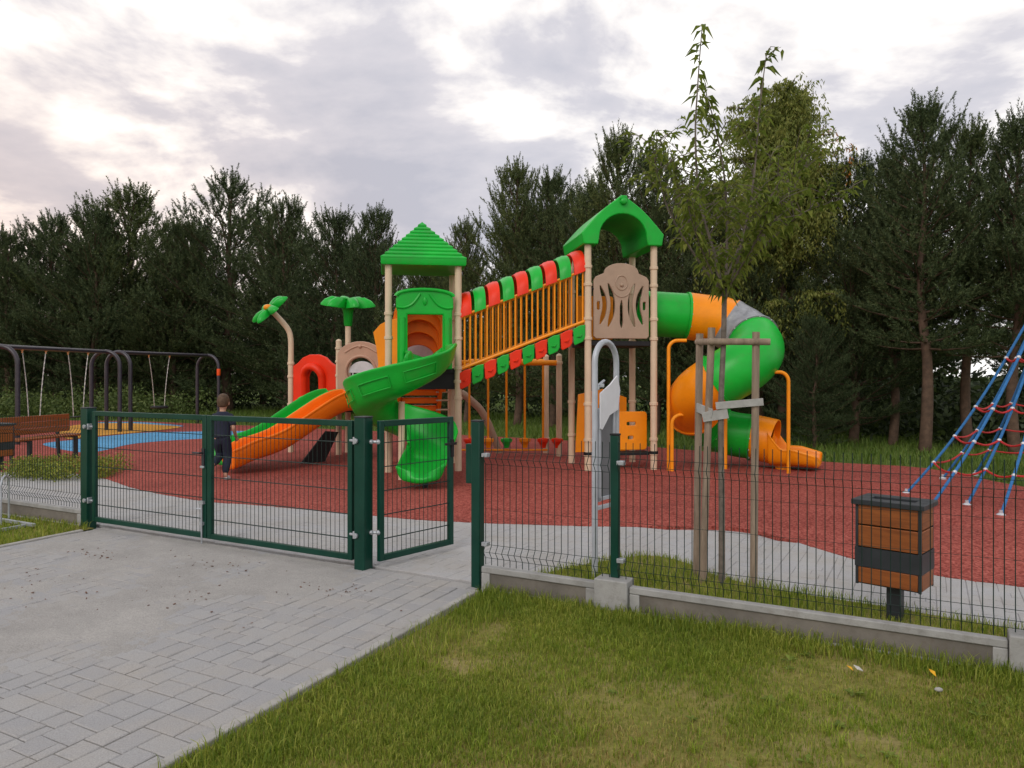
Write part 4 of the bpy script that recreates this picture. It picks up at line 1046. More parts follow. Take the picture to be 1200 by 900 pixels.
def lpipe(px, top, bx_, D, dx, mat='orange_steel'):
    p = P(px, 440, D); p.z = 0; z = CH + (440 - top) * D / FPX
    pts = [p, p + UP * (z - .15)] + [p + Vector((dx * (1 - math.cos(R(a))) * 1.0, 0, 0)) * .15 / abs(dx) + UP * (z - .15 + .15 * math.sin(R(a))) for a in range(15, 91, 15)] + [p + Vector((dx, 0, z))]
    MB().tube(pts, .03, 10).build('support_pipe', M[mat], ts)
lpipe(783.5, 399, 0, 12.75, .30); lpipe(787.5, 486, 0, 12.65, .36); lpipe(924, 436, 0, 12.35, -.48)
p = Vector((3.62, 12.95, 0)); MB().tube([p, p + UP * 1.6], .05, 12).build('support_pipe', M['orange_steel'], ts)

# ------------------------------------------------------------------ swings
def swing_set(label, y0, y1, x0, x1, seats, ztop=2.28, span=.85, kind='seat'):
    a, b_ = Vector((x0, y0, 0)), Vector((x1, y1, 0)); ax = (b_ - a).normalized(); sd = Vector((ax.y, -ax.x, 0))
    sw = thing('swing_set', (a + b_) / 2, label, 'swings', 'swing sets')
    for c in (a, b_):
        pts = [c - sd * span / 2 + UP * -.02, c - sd * span / 2 + UP * (ztop - .42)]
        for i in range(1, 12): q = math.pi * i / 12; pts.append(c - sd * span / 2 * math.cos(q) + UP * (ztop - .42 + .42 * math.sin(q)))
        pts += [c + sd * span / 2 + UP * (ztop - .42), c + sd * span / 2 + UP * -.02]
        MB().tube(pts, .055, 12).build('end_frame', M['swing_frame'], sw)
    if kind != 'seat':
        c = b_ + sd * span / 2; MB().lathe([(.056, 0), (.060, .01), (.060, .21), (.056, .22)], c + UP * 1.60, 14).build('marker_band', M['orange_mark'], sw)
    MB().tube([a + UP * (ztop - .01), b_ + UP * (ztop - .01)], .055, 12).build('top_beam', M['swing_frame'], sw)
    for (t, half, zs) in seats:
        m_ = a.lerp(b_, t); pts = []
        swg = subgroup('swing', sw)
        for s_ in (-1, 1):
            top = m_ + ax * s_ * (half + .10) + UP * (ztop - .07); bot = m_ + ax * s_ * half * .62 + UP * zs
            k = 26; lk = MB(); mid = [top.lerp(bot, i / k) + ax * s_ * -.03 * math.sin(math.pi * i / k) for i in range(k + 1)]
            for i in range(k): lk.bar(mid[i], mid[i + 1], .022 if i % 2 else .010, .010 if i % 2 else .022, up=sd)
            lk.build('chain', M['chain'], swg)
            MB().ball(top + UP * .0, .03, 6).ball(top - UP * .05, .02, 6).build('shackle', M['copper'], swg)
        if kind == 'seat': MB().box(m_ + UP * zs, (.2, .44, .03), Matrix((sd, ax, UP)).transposed()).build('swing_seat', M['black'], swg, bevel=.012)
        else:
            r0 = MB().tube([m_ + UP * zs + ax * .22 * math.cos(R(q)) + sd * .22 * math.sin(R(q)) for q in range(0, 361, 20)], .04, 8, caps=False)
            r0.box(m_ + UP * (zs - .22), (.28, .30, .04), Matrix((sd, ax, UP)).transposed()); r0.build('swing_seat', M['black'], swg)
    return sw
swing_set('dark double swing with pale chains nearest the orange bench', 17.6, 21.4, -11.85, -11.45, [(.28, .30, .5), (.70, .30, .5)])
swing_set('dark swing frame with an orange band on its leg, behind the running child', 21.9, 25.6, -11.35, -10.25, [(.42, .34, .62)], kind='cradle')

# ------------------------------------------------------------------ rope climber
RC = Vector((7.6, 10.4, 0)); AP = Vector((7.6, 10.4, 3.3))
rc = thing('rope_pyramid', RC, 'blue and red rope climbing pyramid at the edge of the red rubber floor', 'rope climber')
MB().tube([RC - UP * .02, AP], .06, 14).build('mast', M['galv_light'], rc); MB().ball(AP, .11, 8).build('mast_head', M['galv_light'], rc)
anch = [G(1062, 578), G(1088, 597), G(1133, 592), G(1173, 604)] + [RC + Vector((r_ * math.cos(R(a)), r_ * math.sin(R(a)), .02)) for a, r_ in ((275, 2.3), (305, 2.3), (335, 2.3), (5, 2.3), (35, 2.2), (65, 2.0), (95, 1.8), (128, 1.6))]
levels = [.17, .30, .43, .62]
def rpt(i, t): p = anch[i % len(anch)].lerp(AP, t); return p - UP * .30 * math.sin(math.pi * t) * (1 - t) ** .3
for i in range(len(anch)):
    MB().tube([rpt(i, t / 16) for t in range(17)], .0175, 8).build('blue_rope', M['blue_rope'], rc)
    MB().lathe([(.05, -.03), (.05, .01), (.02, .03), (.02, .06)], anch[i], 10).build('anchor', M['ferrule'], rc)
for t in levels:
    rr_ = MB()
    for i in range(len(anch)):
        a, b_ = rpt(i, t), rpt(i + 1, t)
        rr_.tube([a.lerp(b_, k / 6) - UP * .05 * math.sin(math.pi * k / 6) for k in range(7)], .013, 6); MB().ball(a, .028, 5).build('connector', M['ferrule'], rc)
    rr_.build('red_rope', M['red_rope'], rc)

# ------------------------------------------------------------------ the child
K = G(263, 563); K.x -= .02
ch = thing('person', K, 'child in dark navy clothes with light brown hair running away across the rubber floor', 'child')
def skin_obj(name, joints, bones, mat, parent, root=0, sub=2):
    off = base_of(parent); me = bpy.data.meshes.new(name)
    me.from_pydata([Vector(j[0]) + K - off for j in joints], bones, []); me.materials.append(mat)
    o = bpy.data.objects.new(name, me); COL.objects.link(o); o.parent = parent
    md = o.modifiers.new('skin', 'SKIN'); md.use_smooth_shade = True
    for i, j in enumerate(joints):
        r_ = j[1]; me.skin_vertices[0].data[i].radius = r_ if isinstance(r_, tuple) else (r_, r_)
    me.skin_vertices[0].data[root].use_root = True
    s_ = o.modifiers.new('smooth', 'SUBSURF'); s_.levels = sub; s_.render_levels = sub
    return o
# back view, x right, y away from the camera; weight on the right foot, left shin lifted back
body = [((-.02, .0, .66), (.095, .075)), ((-.02, .01, .80), (.085, .065)), ((-.015, .02, .94), (.085, .06)), ((-.015, .02, 1.02), (.06, .05)), ((-.015, .03, 1.08), .04),
        ((-.015, .04, 1.14), (.072, .082)), ((-.015, .045, 1.22), (.075, .09)), ((-.015, .04, 1.275), (.05, .06)),
        ((.045, .01, .62), .068), ((.05, .06, .36), .048), ((.052, -.02, .20), .043), ((.052, -.06, .075), .028), ((.055, .03, .03), .028),
        ((-.08, .0, .62), .068), ((-.09, .14, .38), .05), ((-.085, -.06, .30), .04), ((-.08, -.22, .26), .028), ((-.08, -.24, .19), .026),
        ((.095, .02, .97), .034), ((.165, -.02, .80), .034), ((.155, .10, .68), .026), ((.145, .15, .645), .026),
        ((-.125, .02, .97), .034), ((-.19, .06, .81), .034), ((-.165, .19, .78), .026), ((-.15, .24, .78), .026)]
bones = [(0, 1), (1, 2), (2, 3), (3, 4), (4, 5), (5, 6), (6, 7), (0, 8), (8, 9), (9, 10), (10, 11), (11, 12), (0, 13), (13, 14), (14, 15), (15, 16), (16, 17), (2, 18), (18, 19), (19, 20), (20, 21), (2, 22), (22, 23), (23, 24), (24, 25)]
skin_obj('body', body, bones, M['skin'], ch)
def grow(idx, g_): return [(body[i][0], tuple(x + g_ for x in (body[i][1] if isinstance(body[i][1], tuple) else (body[i][1],) * 2))) for i in idx]
li = [0, 8, 9, 10, 13, 14, 15]; lj = grow(li, .022)
lj += [((.052, -.055, .10), (.044, .044)), ((-.082, -.20, .266), (.044, .044)), ((-.02, .0, .74), (.10, .08))]
skin_obj('leggings', lj, [(0, 1), (1, 2), (2, 3), (3, 7), (0, 4), (4, 5), (5, 6), (6, 8), (0, 9)], M['navy'], ch)
sm_ = MB(); rings_ = ((.635, .138, .108, .0), (.70, .132, .102, .0), (.80, .125, .095, .01), (.90, .138, .10, .018), (.97, .148, .098, .02), (1.01, .13, .085, .02), (1.04, .085, .07, .022), (1.055, .06, .056, .025))
lp_ = []
for z, rx, ry, yo in rings_:
    lp_.append([K + Vector((-.017 + rx * math.cos(2 * math.pi * j / 20) * (1 + .02 * math.sin(5 * j + 40 * z)), yo + ry * math.sin(2 * math.pi * j / 20) * (1 + .03 * math.sin(3 * j + 25 * z)), z)) for j in range(20)])
sm_.loft(lp_).build('shirt', M['navy'], ch, sharp=80, subsurf=1)
for pts_ in ([(.07, .02, 1.005), (.12, .015, .95), (.15, -.005, .86), (.158, -.012, .835)], [(-.10, .02, 1.005), (-.15, .025, .95), (-.178, .045, .86), (-.184, .05, .835)]):
    MB().tube([K + Vector(p_) for p_ in pts_], [.062, .06, .054, .052], 12).build('sleeve', M['navy'], ch, sharp=80, subsurf=1)
hm = MB(); n_ = 14; loops = []
for k in range(9):                        # cap of hair: crown, sides and nape, open over the face on the far side
    ph = math.pi * (.02 + .72 * k / 8); l = []
    for j in range(n_):
        a = 2 * math.pi * j / n_; back = -math.sin(a); f = 1 if back > -.2 else .75
        r_ = .102 * math.sin(ph * f) ** .85; zz_ = 1.205 + .122 * math.cos(ph * f) - (.015 if back > .3 and k > 6 else 0)
        rag = 1 + .05 * math.sin(5 * a + 1.7 * k) + .03 * math.sin(3 * a)
        l.append(K + Vector((-.015 + r_ * .93 * math.cos(a) * rag, .04 + r_ * 1.06 * math.sin(a) * rag, zz_)))
    loops.append(l)
hm.loft(loops, caps=True); hm.build('hair', M['hair'], ch, sharp=80, subsurf=1)
for sx in (-1, 1): MB().ball(K + Vector((-.015 + sx * .083, .05, 1.175)), .022, 6, (.5, .8, 1.3)).build('ear', M['skin'], ch)
skin_obj('shoe', [((.052, -.065, .05), .042), ((.054, .0, .04), .04), ((.056, .09, .032), .036)], [(0, 1), (1, 2)], M['shoe'], ch)
skin_obj('shoe', [((-.08, -.235, .245), .042), ((-.08, -.26, .18), .04), ((-.08, -.27, .11), .034)], [(0, 1), (1, 2)], M['shoe_dark'], ch)
for (h_, d_) in (((.143, .165, .63), (0, .4, -1)), ((-.147, .255, .778), (.2, 1, 0))):
    h_ = Vector(h_); d_ = Vector(d_).normalized(); s_ = d_.orthogonal().normalized(); hm = MB(); hm.ball(K + h_, .026, 6, (.7, 1, 1.1))
    for k in range(4):
        o_ = s_ * (-.018 + .012 * k); hm.tube([K + h_ + o_ + d_ * .015, K + h_ + o_ + d_ * (.038 + .004 * (k in (1, 2))), K + h_ + o_ * .9 + d_ * .055 + d_.cross(s_) * .012], [.0065, .006, .0045], 6)
    hm.tube([K + h_ - s_ * .02, K + h_ - s_ * .035 + d_ * .02, K + h_ - s_ * .03 + d_ * .038], [.008, .007, .005], 6); hm.build('hand', M['skin'], ch)

# ------------------------------------------------------------------ young tree with stakes
YT = G(846, 688)
yt = thing('young_tree', YT, 'young staked tree with thin trunk and drooping green leaves behind the fence', 'tree')
DY = YT.y
def yp(px, py, dd=0): return P(px, py, DY + dd)
stems = [([(846, 690, 0), (846, 600, 0), (845, 480, 0), (848, 400, 0), (849, 350, 0)], .026, .019),
         ([(849, 352, 0), (838, 300, .02), (820, 235, .02), (815, 160, .0), (818, 95, -.02), (823, 28, -.02)], .014, .003),
         ([(849, 352, 0), (852, 280, .1), (848, 200, .15), (836, 140, .18), (828, 112, .2)], .012, .003),
         ([(849, 354, 0), (866, 300, -.1), (882, 220, -.15), (890, 130, -.15), (898, 64, -.15)], .013, .003),
         ([(848, 345, 0), (815, 300, -.12), (785, 250, -.2), (770, 200, -.25), (763, 158, -.25)], .010, .003),
         ([(849, 340, 0), (885, 290, .2), (920, 240, .35), (945, 190, .4)], .010, .003),
         ([(850, 335, 0), (895, 290, -.2), (940, 250, -.35), (985, 235, -.4)], .009, .003),
         ([(849, 345, 0), (830, 290, .3), (812, 250, .5), (800, 215, .6)], .009, .003),
         ([(849, 330, 0), (870, 280, .35), (890, 235, .6), (905, 180, .7)], .009, .003),
         ([(849, 345, 0), (870, 310, -.25), (892, 270, -.5), (905, 225, -.6)], .008, .003),
         ([(848, 345, 0), (832, 315, -.25), (814, 270, -.45), (805, 235, -.55)], .008, .003),
         ([(870, 285, -.1), (905, 240, -.1), (930, 200, -.1), (950, 160, -.1)], .007, .002),
         ([(835, 290, 0), (810, 265, .1), (795, 225, .15), (790, 190, .2)], .006, .002)]
tr = MB(); tw = []
for i, (pp, r0, r1) in enumerate(stems):
    pts = catmull([yp(*p) for p in pp], 5); k = len(pts)
    tr.tube(pts, [r0 + (r1 - r0) * j / (k - 1) for j in range(k)], 7)
    if i: tw.append(pts)
def leaf(mb, p, d, up, L, w, fold=.25, droop=.3):
    d = Vector(d).normalized(); s_ = d.cross(Vector(up)); s_ = s_.normalized() if s_.length > 1e-3 else d.orthogonal().normalized(); n_ = s_.cross(d)
    if mb is globals().get('cr') and p.z < 2.92 and p.x < 1.17: return
    q = p + d * L * .45; e = p + d * L * .95 - UP * L * droop
    mb.add([p, q + s_ * w / 2 + n_ * w * fold, q - UP * L * droop * .3, q - s_ * w / 2 + n_ * w * fold, e], [(0, 2, 1), (0, 3, 2), (1, 2, 4), (2, 3, 4)])
rg = random.Random(21); cr = MB()
twigs = tr
for wi, pts in enumerate(tw):
    k = len(pts); main = wi in (0, 2)
    for j in range(2, k):
        f = j / (k - 1)
        nl = 4 if f > .35 else 3
        for _ in range(nl):
            p = pts[j].lerp(pts[j - 1], rg.random()); a = rg.uniform(0, 6.28); d = Vector((math.cos(a), math.sin(a), rg.uniform(-.9, .15)))
            leaf(cr, p, d, UP, rg.uniform(.065, .12) * (1.12 if wi in (0, 2) else .9), rg.uniform(.026, .044), droop=rg.uniform(.2, .7))
        # side twigs in the bushy lower part
        if f < .28: continue
        low = (1 - f) if wi in (0, 2, 1) else .8 * (1 - f) + .25
        if wi != 0 or f < .5:
            for _ in range(2 if low > .3 else (1 if rg.random() < .5 else 0)):
                a = rg.uniform(0, 6.28); L = rg.uniform(.18, .52) * (low + .25); d = Vector((math.cos(a), math.sin(a), rg.uniform(.2, 1.3))).normalized()
                e = pts[j] + d * L
                if e.z < 2.92 and e.x < 1.17: continue
                mid = pts[j] + d * L * .5 + UP * .03
                twigs.tube([pts[j], mid, e], [.004, .003, .0015], 4)
                for q in range(int(4 + L * 17)):
                    t = rg.uniform(.25, 1.05); p = pts[j].lerp(e, t) + Vector((rg.gauss(0, .015), rg.gauss(0, .015), rg.gauss(0, .015))); a2 = rg.uniform(0, 6.28)
                    leaf(cr, p, d * .5 + Vector((math.cos(a2), math.sin(a2), rg.uniform(-.8, .1))), UP, rg.uniform(.045, .09), rg.uniform(.02, .034), droop=rg.uniform(.2, .6))
co = cr.build('crown', M['leaf'], yt, sharp=80)
tr.build('trunk', M['trunk_bark'], yt)

sf = thing('tree_stakes', YT + Vector((.0, .1, 0)), 'three weathered wooden stakes with rails and pale straps around the young tree', 'stakes')
stk = [(G(816, 679), P(820, 391, 5.96)), (G(823, 684), P(834, 384, 5.78)), (G(883, 691), P(886, 389, 5.67))]
for a, b_ in stk: MB().tube([a - UP * .1, a.lerp(b_, .5), b_], .028, 10).build('stake', M['stake'], sf, sharp=50)
tz = lambda k, y: stk[k][0].lerp(stk[k][1], (CH - (y - HOR) * stk[k][0].y / FPX) / stk[k][1].z)
a, b_, c_ = tz(0, 401), tz(1, 401), tz(2, 401)
MB().tube([a + (a - b_).normalized() * .06 - Vector((0, .05, 0)), b_ - Vector((0, .055, 0))], .026, 10).build('rail', M['stake'], sf, sharp=50)
MB().tube([b_ + Vector((-.03, -.05, .0)), c_ + Vector((.09, -.05, 0))], .026, 10).build('rail', M['stake'], sf, sharp=50)
t_ = yp(846, 478); a, b_, c_ = tz(0, 478), tz(1, 486), tz(2, 468)
def strap(p, q, h=.07):
    d = (q - p).normalized(); MB().bar(p - d * .035, q + d * .035, .012, h).build('strap', M['strap'], sf, bevel=.002)
strap(a + Vector((-.01, -.035, 0)), b_ + Vector((.0, -.036, .02))); strap(b_ + Vector((-.02, -.040, -.01)), t_ + Vector((.0, -.034, -.045)), .075); strap(t_ + Vector((-.02, -.036, .02)), c_ + Vector((.01, -.04, -.02)), .055)

# ------------------------------------------------------------------ pines
def pine_meshes(seed, H=9.0, base=.14, spread=.24, nw=20, open_=0.0, dome=1.8, needle=.155):
    rg = random.Random(seed); wood_ = MB(); nr = np.random.default_rng(seed)
    wob = [(rg.uniform(-.1, .1), rg.uniform(-.1, .1)) for _ in range(8)]
    axis = [Vector((wob[i][0] * (i > 0), wob[i][1] * (i > 0), H * i / 7)) for i in range(8)]
    tpts = catmull(axis, 3); kk = len(tpts)
    wood_.tube(tpts, [.16 * (1 - .93 * i / (kk - 1)) * H / 9 + .01 for i in range(kk)], 9)
    at = lambda z: tpts[min(kk - 1, int(z / H * (kk - 1)))]
    shoots = []; candles = []           # (pos, dir, len)
    def add_shoot(p, d, L): shoots.append((p.x, p.y, p.z, d.x, d.y, d.z, L))
    for w in range(nw):
        zr = base + (.97 - base) * (w + rg.uniform(-.3, .3)) / (nw - 1); zr = max(base * .9, min(.975, zr)); z = zr * H
        u = max(0.0, (zr - base) / (1 - base))
        prof = (min(1, .6 + u * 2.2) if u < .2 else 1) * (1 - u ** dome) ** .85 + .06
        nb = rg.choice((4, 5, 6)) if u > .1 else rg.choice((3, 4, 5))
        a0 = rg.uniform(0, 6.28)
        for b in range(nb):
            az = a0 + 6.283 * b / nb + rg.uniform(-.35, .35); L = spread * H * prof * rg.uniform(.62, 1.18)
            if rg.random() < open_ * .35: continue
            el = R(rg.uniform(-8, 18) + 40 * u ** 1.3); h = Vector((math.cos(az), math.sin(az), 0)); s = Vector((-h.y, h.x, 0))
            o = at(z); o = Vector((o.x, o.y, z))
            def bp(t): return o + h * (L * t * math.cos(el)) + UP * (L * (t * math.sin(el) + (.16 + .22 * u) * t * t))
            wood_.tube([bp(0), bp(.35), bp(.7), bp(1)], [.035 * (1 - .6 * u), .022, .012, .006], 4, caps=False)
            n = max(3, int(L / .245))
            for q in range(n + 1):
                t = .12 + .88 * q / n; p = bp(t); tip = t > .9
                dirb = (bp(min(1.02, t + .05)) - bp(t - .05)).normalized()
                sl_ = L * .40 * (1.02 - t) + .16; upb = .45 + .75 * u
                for sd_ in (-1, 1):
                    if rg.random() < .14 + .35 * open_: continue
                    m = sl_ * rg.uniform(.5, 1.15); e = p + s * sd_ * m + dirb * m * .6 + UP * m * rg.uniform(.1, .5)
                    nn = 1 + int(m / .34)
                    for c in range(nn):
                        ep = p.lerp(e, (c + 1) / nn)
                        d = (s * sd_ * .45 + dirb * .65 + UP * rg.uniform(.2, 1.0) * (upb + .4) + Vector((rg.gauss(0, .2), rg.gauss(0, .2), 0))).normalized()
                        add_shoot(ep, d, rg.uniform(.28, .55))
                add_shoot(p, (dirb * .8 + UP * rg.uniform(.2, .9) * (upb + .3) + s * rg.gauss(0, .25)).normalized(), rg.uniform(.3, .5))
                if tip:
                    for _ in range(rg.choice((2, 3, 4))): candles.append((*(p - dirb * .1), *(dirb * .55 + UP * upb + Vector((rg.gauss(0, .36), rg.gauss(0, .36), 0))).normalized(), rg.uniform(.5, 1.05)))
    for k in range(11): candles.append((tpts[-1].x + rg.gauss(0, .08), tpts[-1].y + rg.gauss(0, .08), H * (.94 - .02 * k), *Vector((rg.gauss(0, .38), rg.gauss(0, .38), 1)).normalized(), rg.uniform(.5, .95)))
    candles.append((tpts[-1].x, tpts[-1].y, H - .55, 0, 0, 1, .85))
    S = np.array(shoots + candles); kk_ = np.maximum(8, (S[:, 6] * 92).astype(int)); isc = np.repeat(np.arange(len(S)) >= len(shoots), kk_)
    P0 = np.repeat(S[:, :3], kk_, 0); A = np.repeat(S[:, 3:6], kk_, 0); Ls = np.repeat(S[:, 6], kk_); n, k = 1, len(P0)
    m = n * k; f = nr.uniform(0, 1, m); base_p = P0 + A * (Ls * f)[:, None]
    rd = nr.normal(size=(m, 3)); rd -= A * (rd * A).sum(1)[:, None]; rd /= np.linalg.norm(rd, axis=1)[:, None]
    d = A * (nr.uniform(.6, 1.5, m))[:, None] + rd; d /= np.linalg.norm(d, axis=1)[:, None]
    ln = needle * nr.uniform(.6, 1.05, m) * (1 - .5 * f); sw = np.cross(d, nr.normal(size=(m, 3))); sw /= np.linalg.norm(sw, axis=1)[:, None]
    wd = .0125
    V = np.stack([base_p - sw * wd, base_p + sw * wd, base_p + d * ln[:, None]], 1).astype(np.float32)
    # join the blades of a shoot so that one shoot has one tone
    me = bpy.data.meshes.new('pine_crown'); me.vertices.add(m * 3); me.vertices.foreach_set('co', V.reshape(-1))
    me.loops.add(m * 3); me.loops.foreach_set('vertex_index', np.arange(m * 3, dtype=np.int32))
    me.polygons.add(m); me.polygons.foreach_set('loop_start', np.arange(0, m * 3, 3, dtype=np.int32))
    me.update(calc_edges=True)
    wood_o = wood_
    return me, wood_o
PINE = []
for sd, kw in ((11, dict(base=.05, spread=.30, nw=19, dome=2.4)), (23, dict(base=.12, spread=.26, nw=19)), (37, dict(base=.06, spread=.34, nw=17, open_=.4, dome=2.0)), (51, dict(base=.30, spread=.24, nw=17, open_=.1, dome=1.3)), (67, dict(base=.04, spread=.29, nw=20, dome=2.6))):
    me, wd_ = pine_meshes(sd, **kw); me.materials.append(M['needles'] if sd % 2 else M['needles_blue'])
    r_ = bpy.data.objects.new('pine_tree', None); r_.location = (0, 0, 0); COL.objects.link(r_); BASES[r_.name] = Vector()
    c_ = bpy.data.objects.new('crown', me); COL.objects.link(c_); c_.parent = r_
    wd_.build('trunk', M['pine_bark'], r_, sharp=60)
    r_['category'] = 'tree'; PINE.append(r_)
used = set()
def pine(px, top, D, var, label, wide=1.0, group='pines behind the playground'):
    Z = CH + (HOR - top) * D / FPX; s = Z / 9.55; loc = ((px - 600) * D / FPX, D, -.04); rz = random.uniform(0, 6.28)
    sc = (s * wide, s * wide, s)
    if var not in used:
        used.add(var); o = PINE[var]; o.location = loc; o.rotation_euler = (0, 0, rz); o.scale = sc; o['label'] = label; o['group'] = group
    else: o = dup(PINE[var], loc, rz, sc, label, group)
    return o
pines = [
 (8, 268, 33, 1, 'pine at the outer edge of the row, above the swing beam end', 1.05),
 (62, 258, 34, 0, 'bushy pine above the first swing chains', 1.15),
 (112, 246, 33, 4, 'broad bushy pine above the middle swing frames', 1.2),
 (155, 226, 35, 0, 'bushy pine with a knotted tip above the twin swing frames', 1.3),
 (205, 262, 34, 4, 'shorter pine between the knotted one and the open crowned one', 1.1),
 (268, 211, 35, 2, 'large open crowned pine with spreading candles above the running child', 1.35),
 (335, 240, 33, 0, 'pine rising above the tilted green flower', 1.2),
 (392, 250, 31, 4, 'pine rising above the flat green flower', 1.15),
 (442, 243, 29.5, 1, 'pine just beside the slope of the pyramid roof, above the flat flower', 1.0),
 (497, 285, 28, 4, 'low pine hidden behind the green pyramid roof', 1.0),
 (546, 258, 26.5, 1, 'pine between the pyramid roof and the bridge', .85),
 (606, 190, 25, 1, 'tall pine above the middle of the arched bridge', .9),
 (648, 202, 24, 3, 'pine above the upper end of the arched bridge', 1.0),
 (690, 232, 22.6, 2, 'open pine behind the gable roof eave', .95),
 (722, 156, 22, 3, 'tall slender pine behind the ridge of the gable roof', .95),
 (768, 172, 21, 1, 'pine between the gable roof and the young staked tree', .9),
 (830, 215, 20.5, 4, 'pine half hidden behind the young staked tree', 1.0),
 (1000, 192, 18.5, 0, 'dark pine beside the drooping broadleaf tree', 1.0),
 (1046, 178, 18, 3, 'pine between the tallest candles and the drooping tree', .9),
 (1084, 116, 16.2, 3, 'tallest pine with bare reddish trunk behind the litter bin', 1.0),
 (1135, 146, 17, 3, 'pine with bare trunk standing behind the foot of the rope pyramid', .95),
 (1190, 134, 15.6, 3, 'pine above the top of the rope pyramid', 1.0),
 (1262, 120, 15, 3, 'pine beyond the rope pyramid mast', 1.0),
 (955, 372, 17.2, 4, 'small young pine behind the end of the tube slide', 1.1),
 (890, 250, 19.5, 0, 'dark pine behind the tube slide', 1.1),
]
for a in pines: pine(*a)
rg = random.Random(77)
for k in range(26):
    px = -60 + 51 * k + rg.uniform(-20, 20); D = (42 - 20 * max(0, min(1, (px - 290) / 800))) + rg.uniform(0, 3)
    tp_ = np.interp(px, [0, 150, 270, 440, 540, 620, 720, 800, 950, 1085, 1200], [285, 262, 258, 268, 292, 235, 215, 230, 245, 195, 190]) + rg.uniform(0, 25)
    if 1080 < px < 1225: continue
    pine(px, tp_, D, k % 5, 'dark pine in the rear rank, showing between the front pines', 1.1, 'rear rank of pines')

# drooping broadleaf tree
DB = 19.2; WB = Vector(((918 - 600) * DB / FPX, DB, -.03))
wt = thing('drooping_tree', WB, 'tall yellow green broadleaf tree with drooping twigs and orange leaves behind the young tree', 'tree')
rg = random.Random(91); tm = MB(); lf = MB(); lg = MB()
tb = catmull([WB, WB + Vector((.05, 0, 2.2)), WB + Vector((-.1, 0, 4.6)), WB + Vector((.05, 0, 6.6)), WB + Vector((.0, 0, 8.6))], 4); kk = len(tb)
tm.tube(tb, [.17 * (1 - i / kk) + .015 for i in range(kk)], 9)
for k in range(95):
    z = 2.6 + 6.0 * rg.random() ** .8; u = (z - 2.6) / 6.2; az = rg.uniform(0, 6.28); L = (1.75 * (1 - u ** 4) ** .8 + .3) * rg.uniform(.6, 1.08)
    o = tb[min(kk - 1, int(z / 8.6 * (kk - 1)))]; h = Vector((math.cos(az), math.sin(az), 0)); rise = .30 + .25 * u
    e = o + h * L + UP * L * rise; md_ = o.lerp(e, .5) + UP * .22 * L
    tm.tube([o, md_, e], [.035, .02, .008], 5, caps=False)
    for q in range(int(10 + 9 * L)):
        t = rg.uniform(.15, 1); p = (o.lerp(md_, t * 2) if t < .5 else md_.lerp(e, t * 2 - 1)); a = rg.uniform(0, 6.28)
        hang = rg.uniform(.35, 1.15); out = Vector((math.cos(a), math.sin(a), 0)) * rg.uniform(.1, .45)
        st_ = [p, p + out * .7 + UP * .08, p + out - UP * hang * .4, p + out * 1.1 - UP * hang]
        gold = rg.random() < .22 and e.x > WB.x + .7 and 6.6 < p.z < 7.9 and p.x > WB.x + .7 and p.y < WB.y + .6
        for c in range(int(13 + hang * 24)):
            t2 = rg.random() ** .8 * 2.999; i0 = int(t2); pp_ = st_[i0].lerp(st_[i0 + 1], t2 - i0) + Vector((rg.gauss(0, .04), rg.gauss(0, .04), rg.gauss(0, .03)))
            d = Vector((rg.gauss(0, .55), rg.gauss(0, .55), -.8))
            leaf(lg if gold else lf, pp_, d, Vector((rg.gauss(0, 1), rg.gauss(0, 1), rg.gauss(0, 1))), rg.uniform(.08, .135), rg.uniform(.03, .045), droop=.1)
tm.build('trunk', M['pine_bark'], wt, sharp=60); lf.build('crown', M['willow'], wt, sharp=80)
if lg.v: lg.build('golden_leaves', M['willow_gold'], wt, sharp=80)

# undergrowth and the far wood behind the pines
rg = random.Random(15); cs = []
for k in range(150):
    px = rg.uniform(-120, 1330); D = (36 - 19 * max(0, min(1, (px - 290) / 800))) + rg.uniform(.5, 7); hh = rg.uniform(.5, 1.5)
    if px < 190: hh *= .55
    cs.append(((px - 600) * D / FPX, D, hh * .6, rg.uniform(.7, 1.7), rg.uniform(.6, 1.2), hh))
leafcloud(52000, cs, .20, M['bush'], 8).build('undergrowth', M['bush'])
tag(bpy.data.objects['undergrowth'], 'dark leafy undergrowth filling the wood floor behind the pines', 'undergrowth', kind='stuff')
cs = []
for k in range(90):
    px = -250 + 1700 * k / 89 + rg.uniform(-8, 8); D = 62 - 26 * max(0, min(1, (px - 290) / 800)) + rg.uniform(-3, 3); hh = rg.uniform(4.6, 6.4) if px < 1080 else rg.uniform(1.2, 1.8)
    cs.append(((px - 600) * D / FPX, D, hh * .5, rg.uniform(1.6, 2.8), 1.5, hh * .55))
leafcloud(60000, cs, .46, M['bush'], 9).build('distant_woods', M['bush'])
tag(bpy.data.objects['distant_woods'], 'far dark wood closing the view behind the pine row', 'woods', kind='stuff')

cs = []; rg = random.Random(19)
for k in range(60):
    px = rg.uniform(-80, 250); D = rg.uniform(28, 32); hh = rg.uniform(.5, 1.0)
    cs.append(((px - 600) * D / FPX, D, hh * .45, rg.uniform(.4, .9), .6, hh))
M['weed'] = foliage('tall_weed_leaf', (0.05, 0.085, 0.02), (0.09, 0.135, 0.032), (0.16, 0.20, 0.06), .6, .3)
leafcloud(16000, cs, .13, M['weed'], 29).build('tall_weeds', M['weed'])
tag(bpy.data.objects['tall_weeds'], 'light green tall weeds behind the swings', 'weeds', kind='stuff')
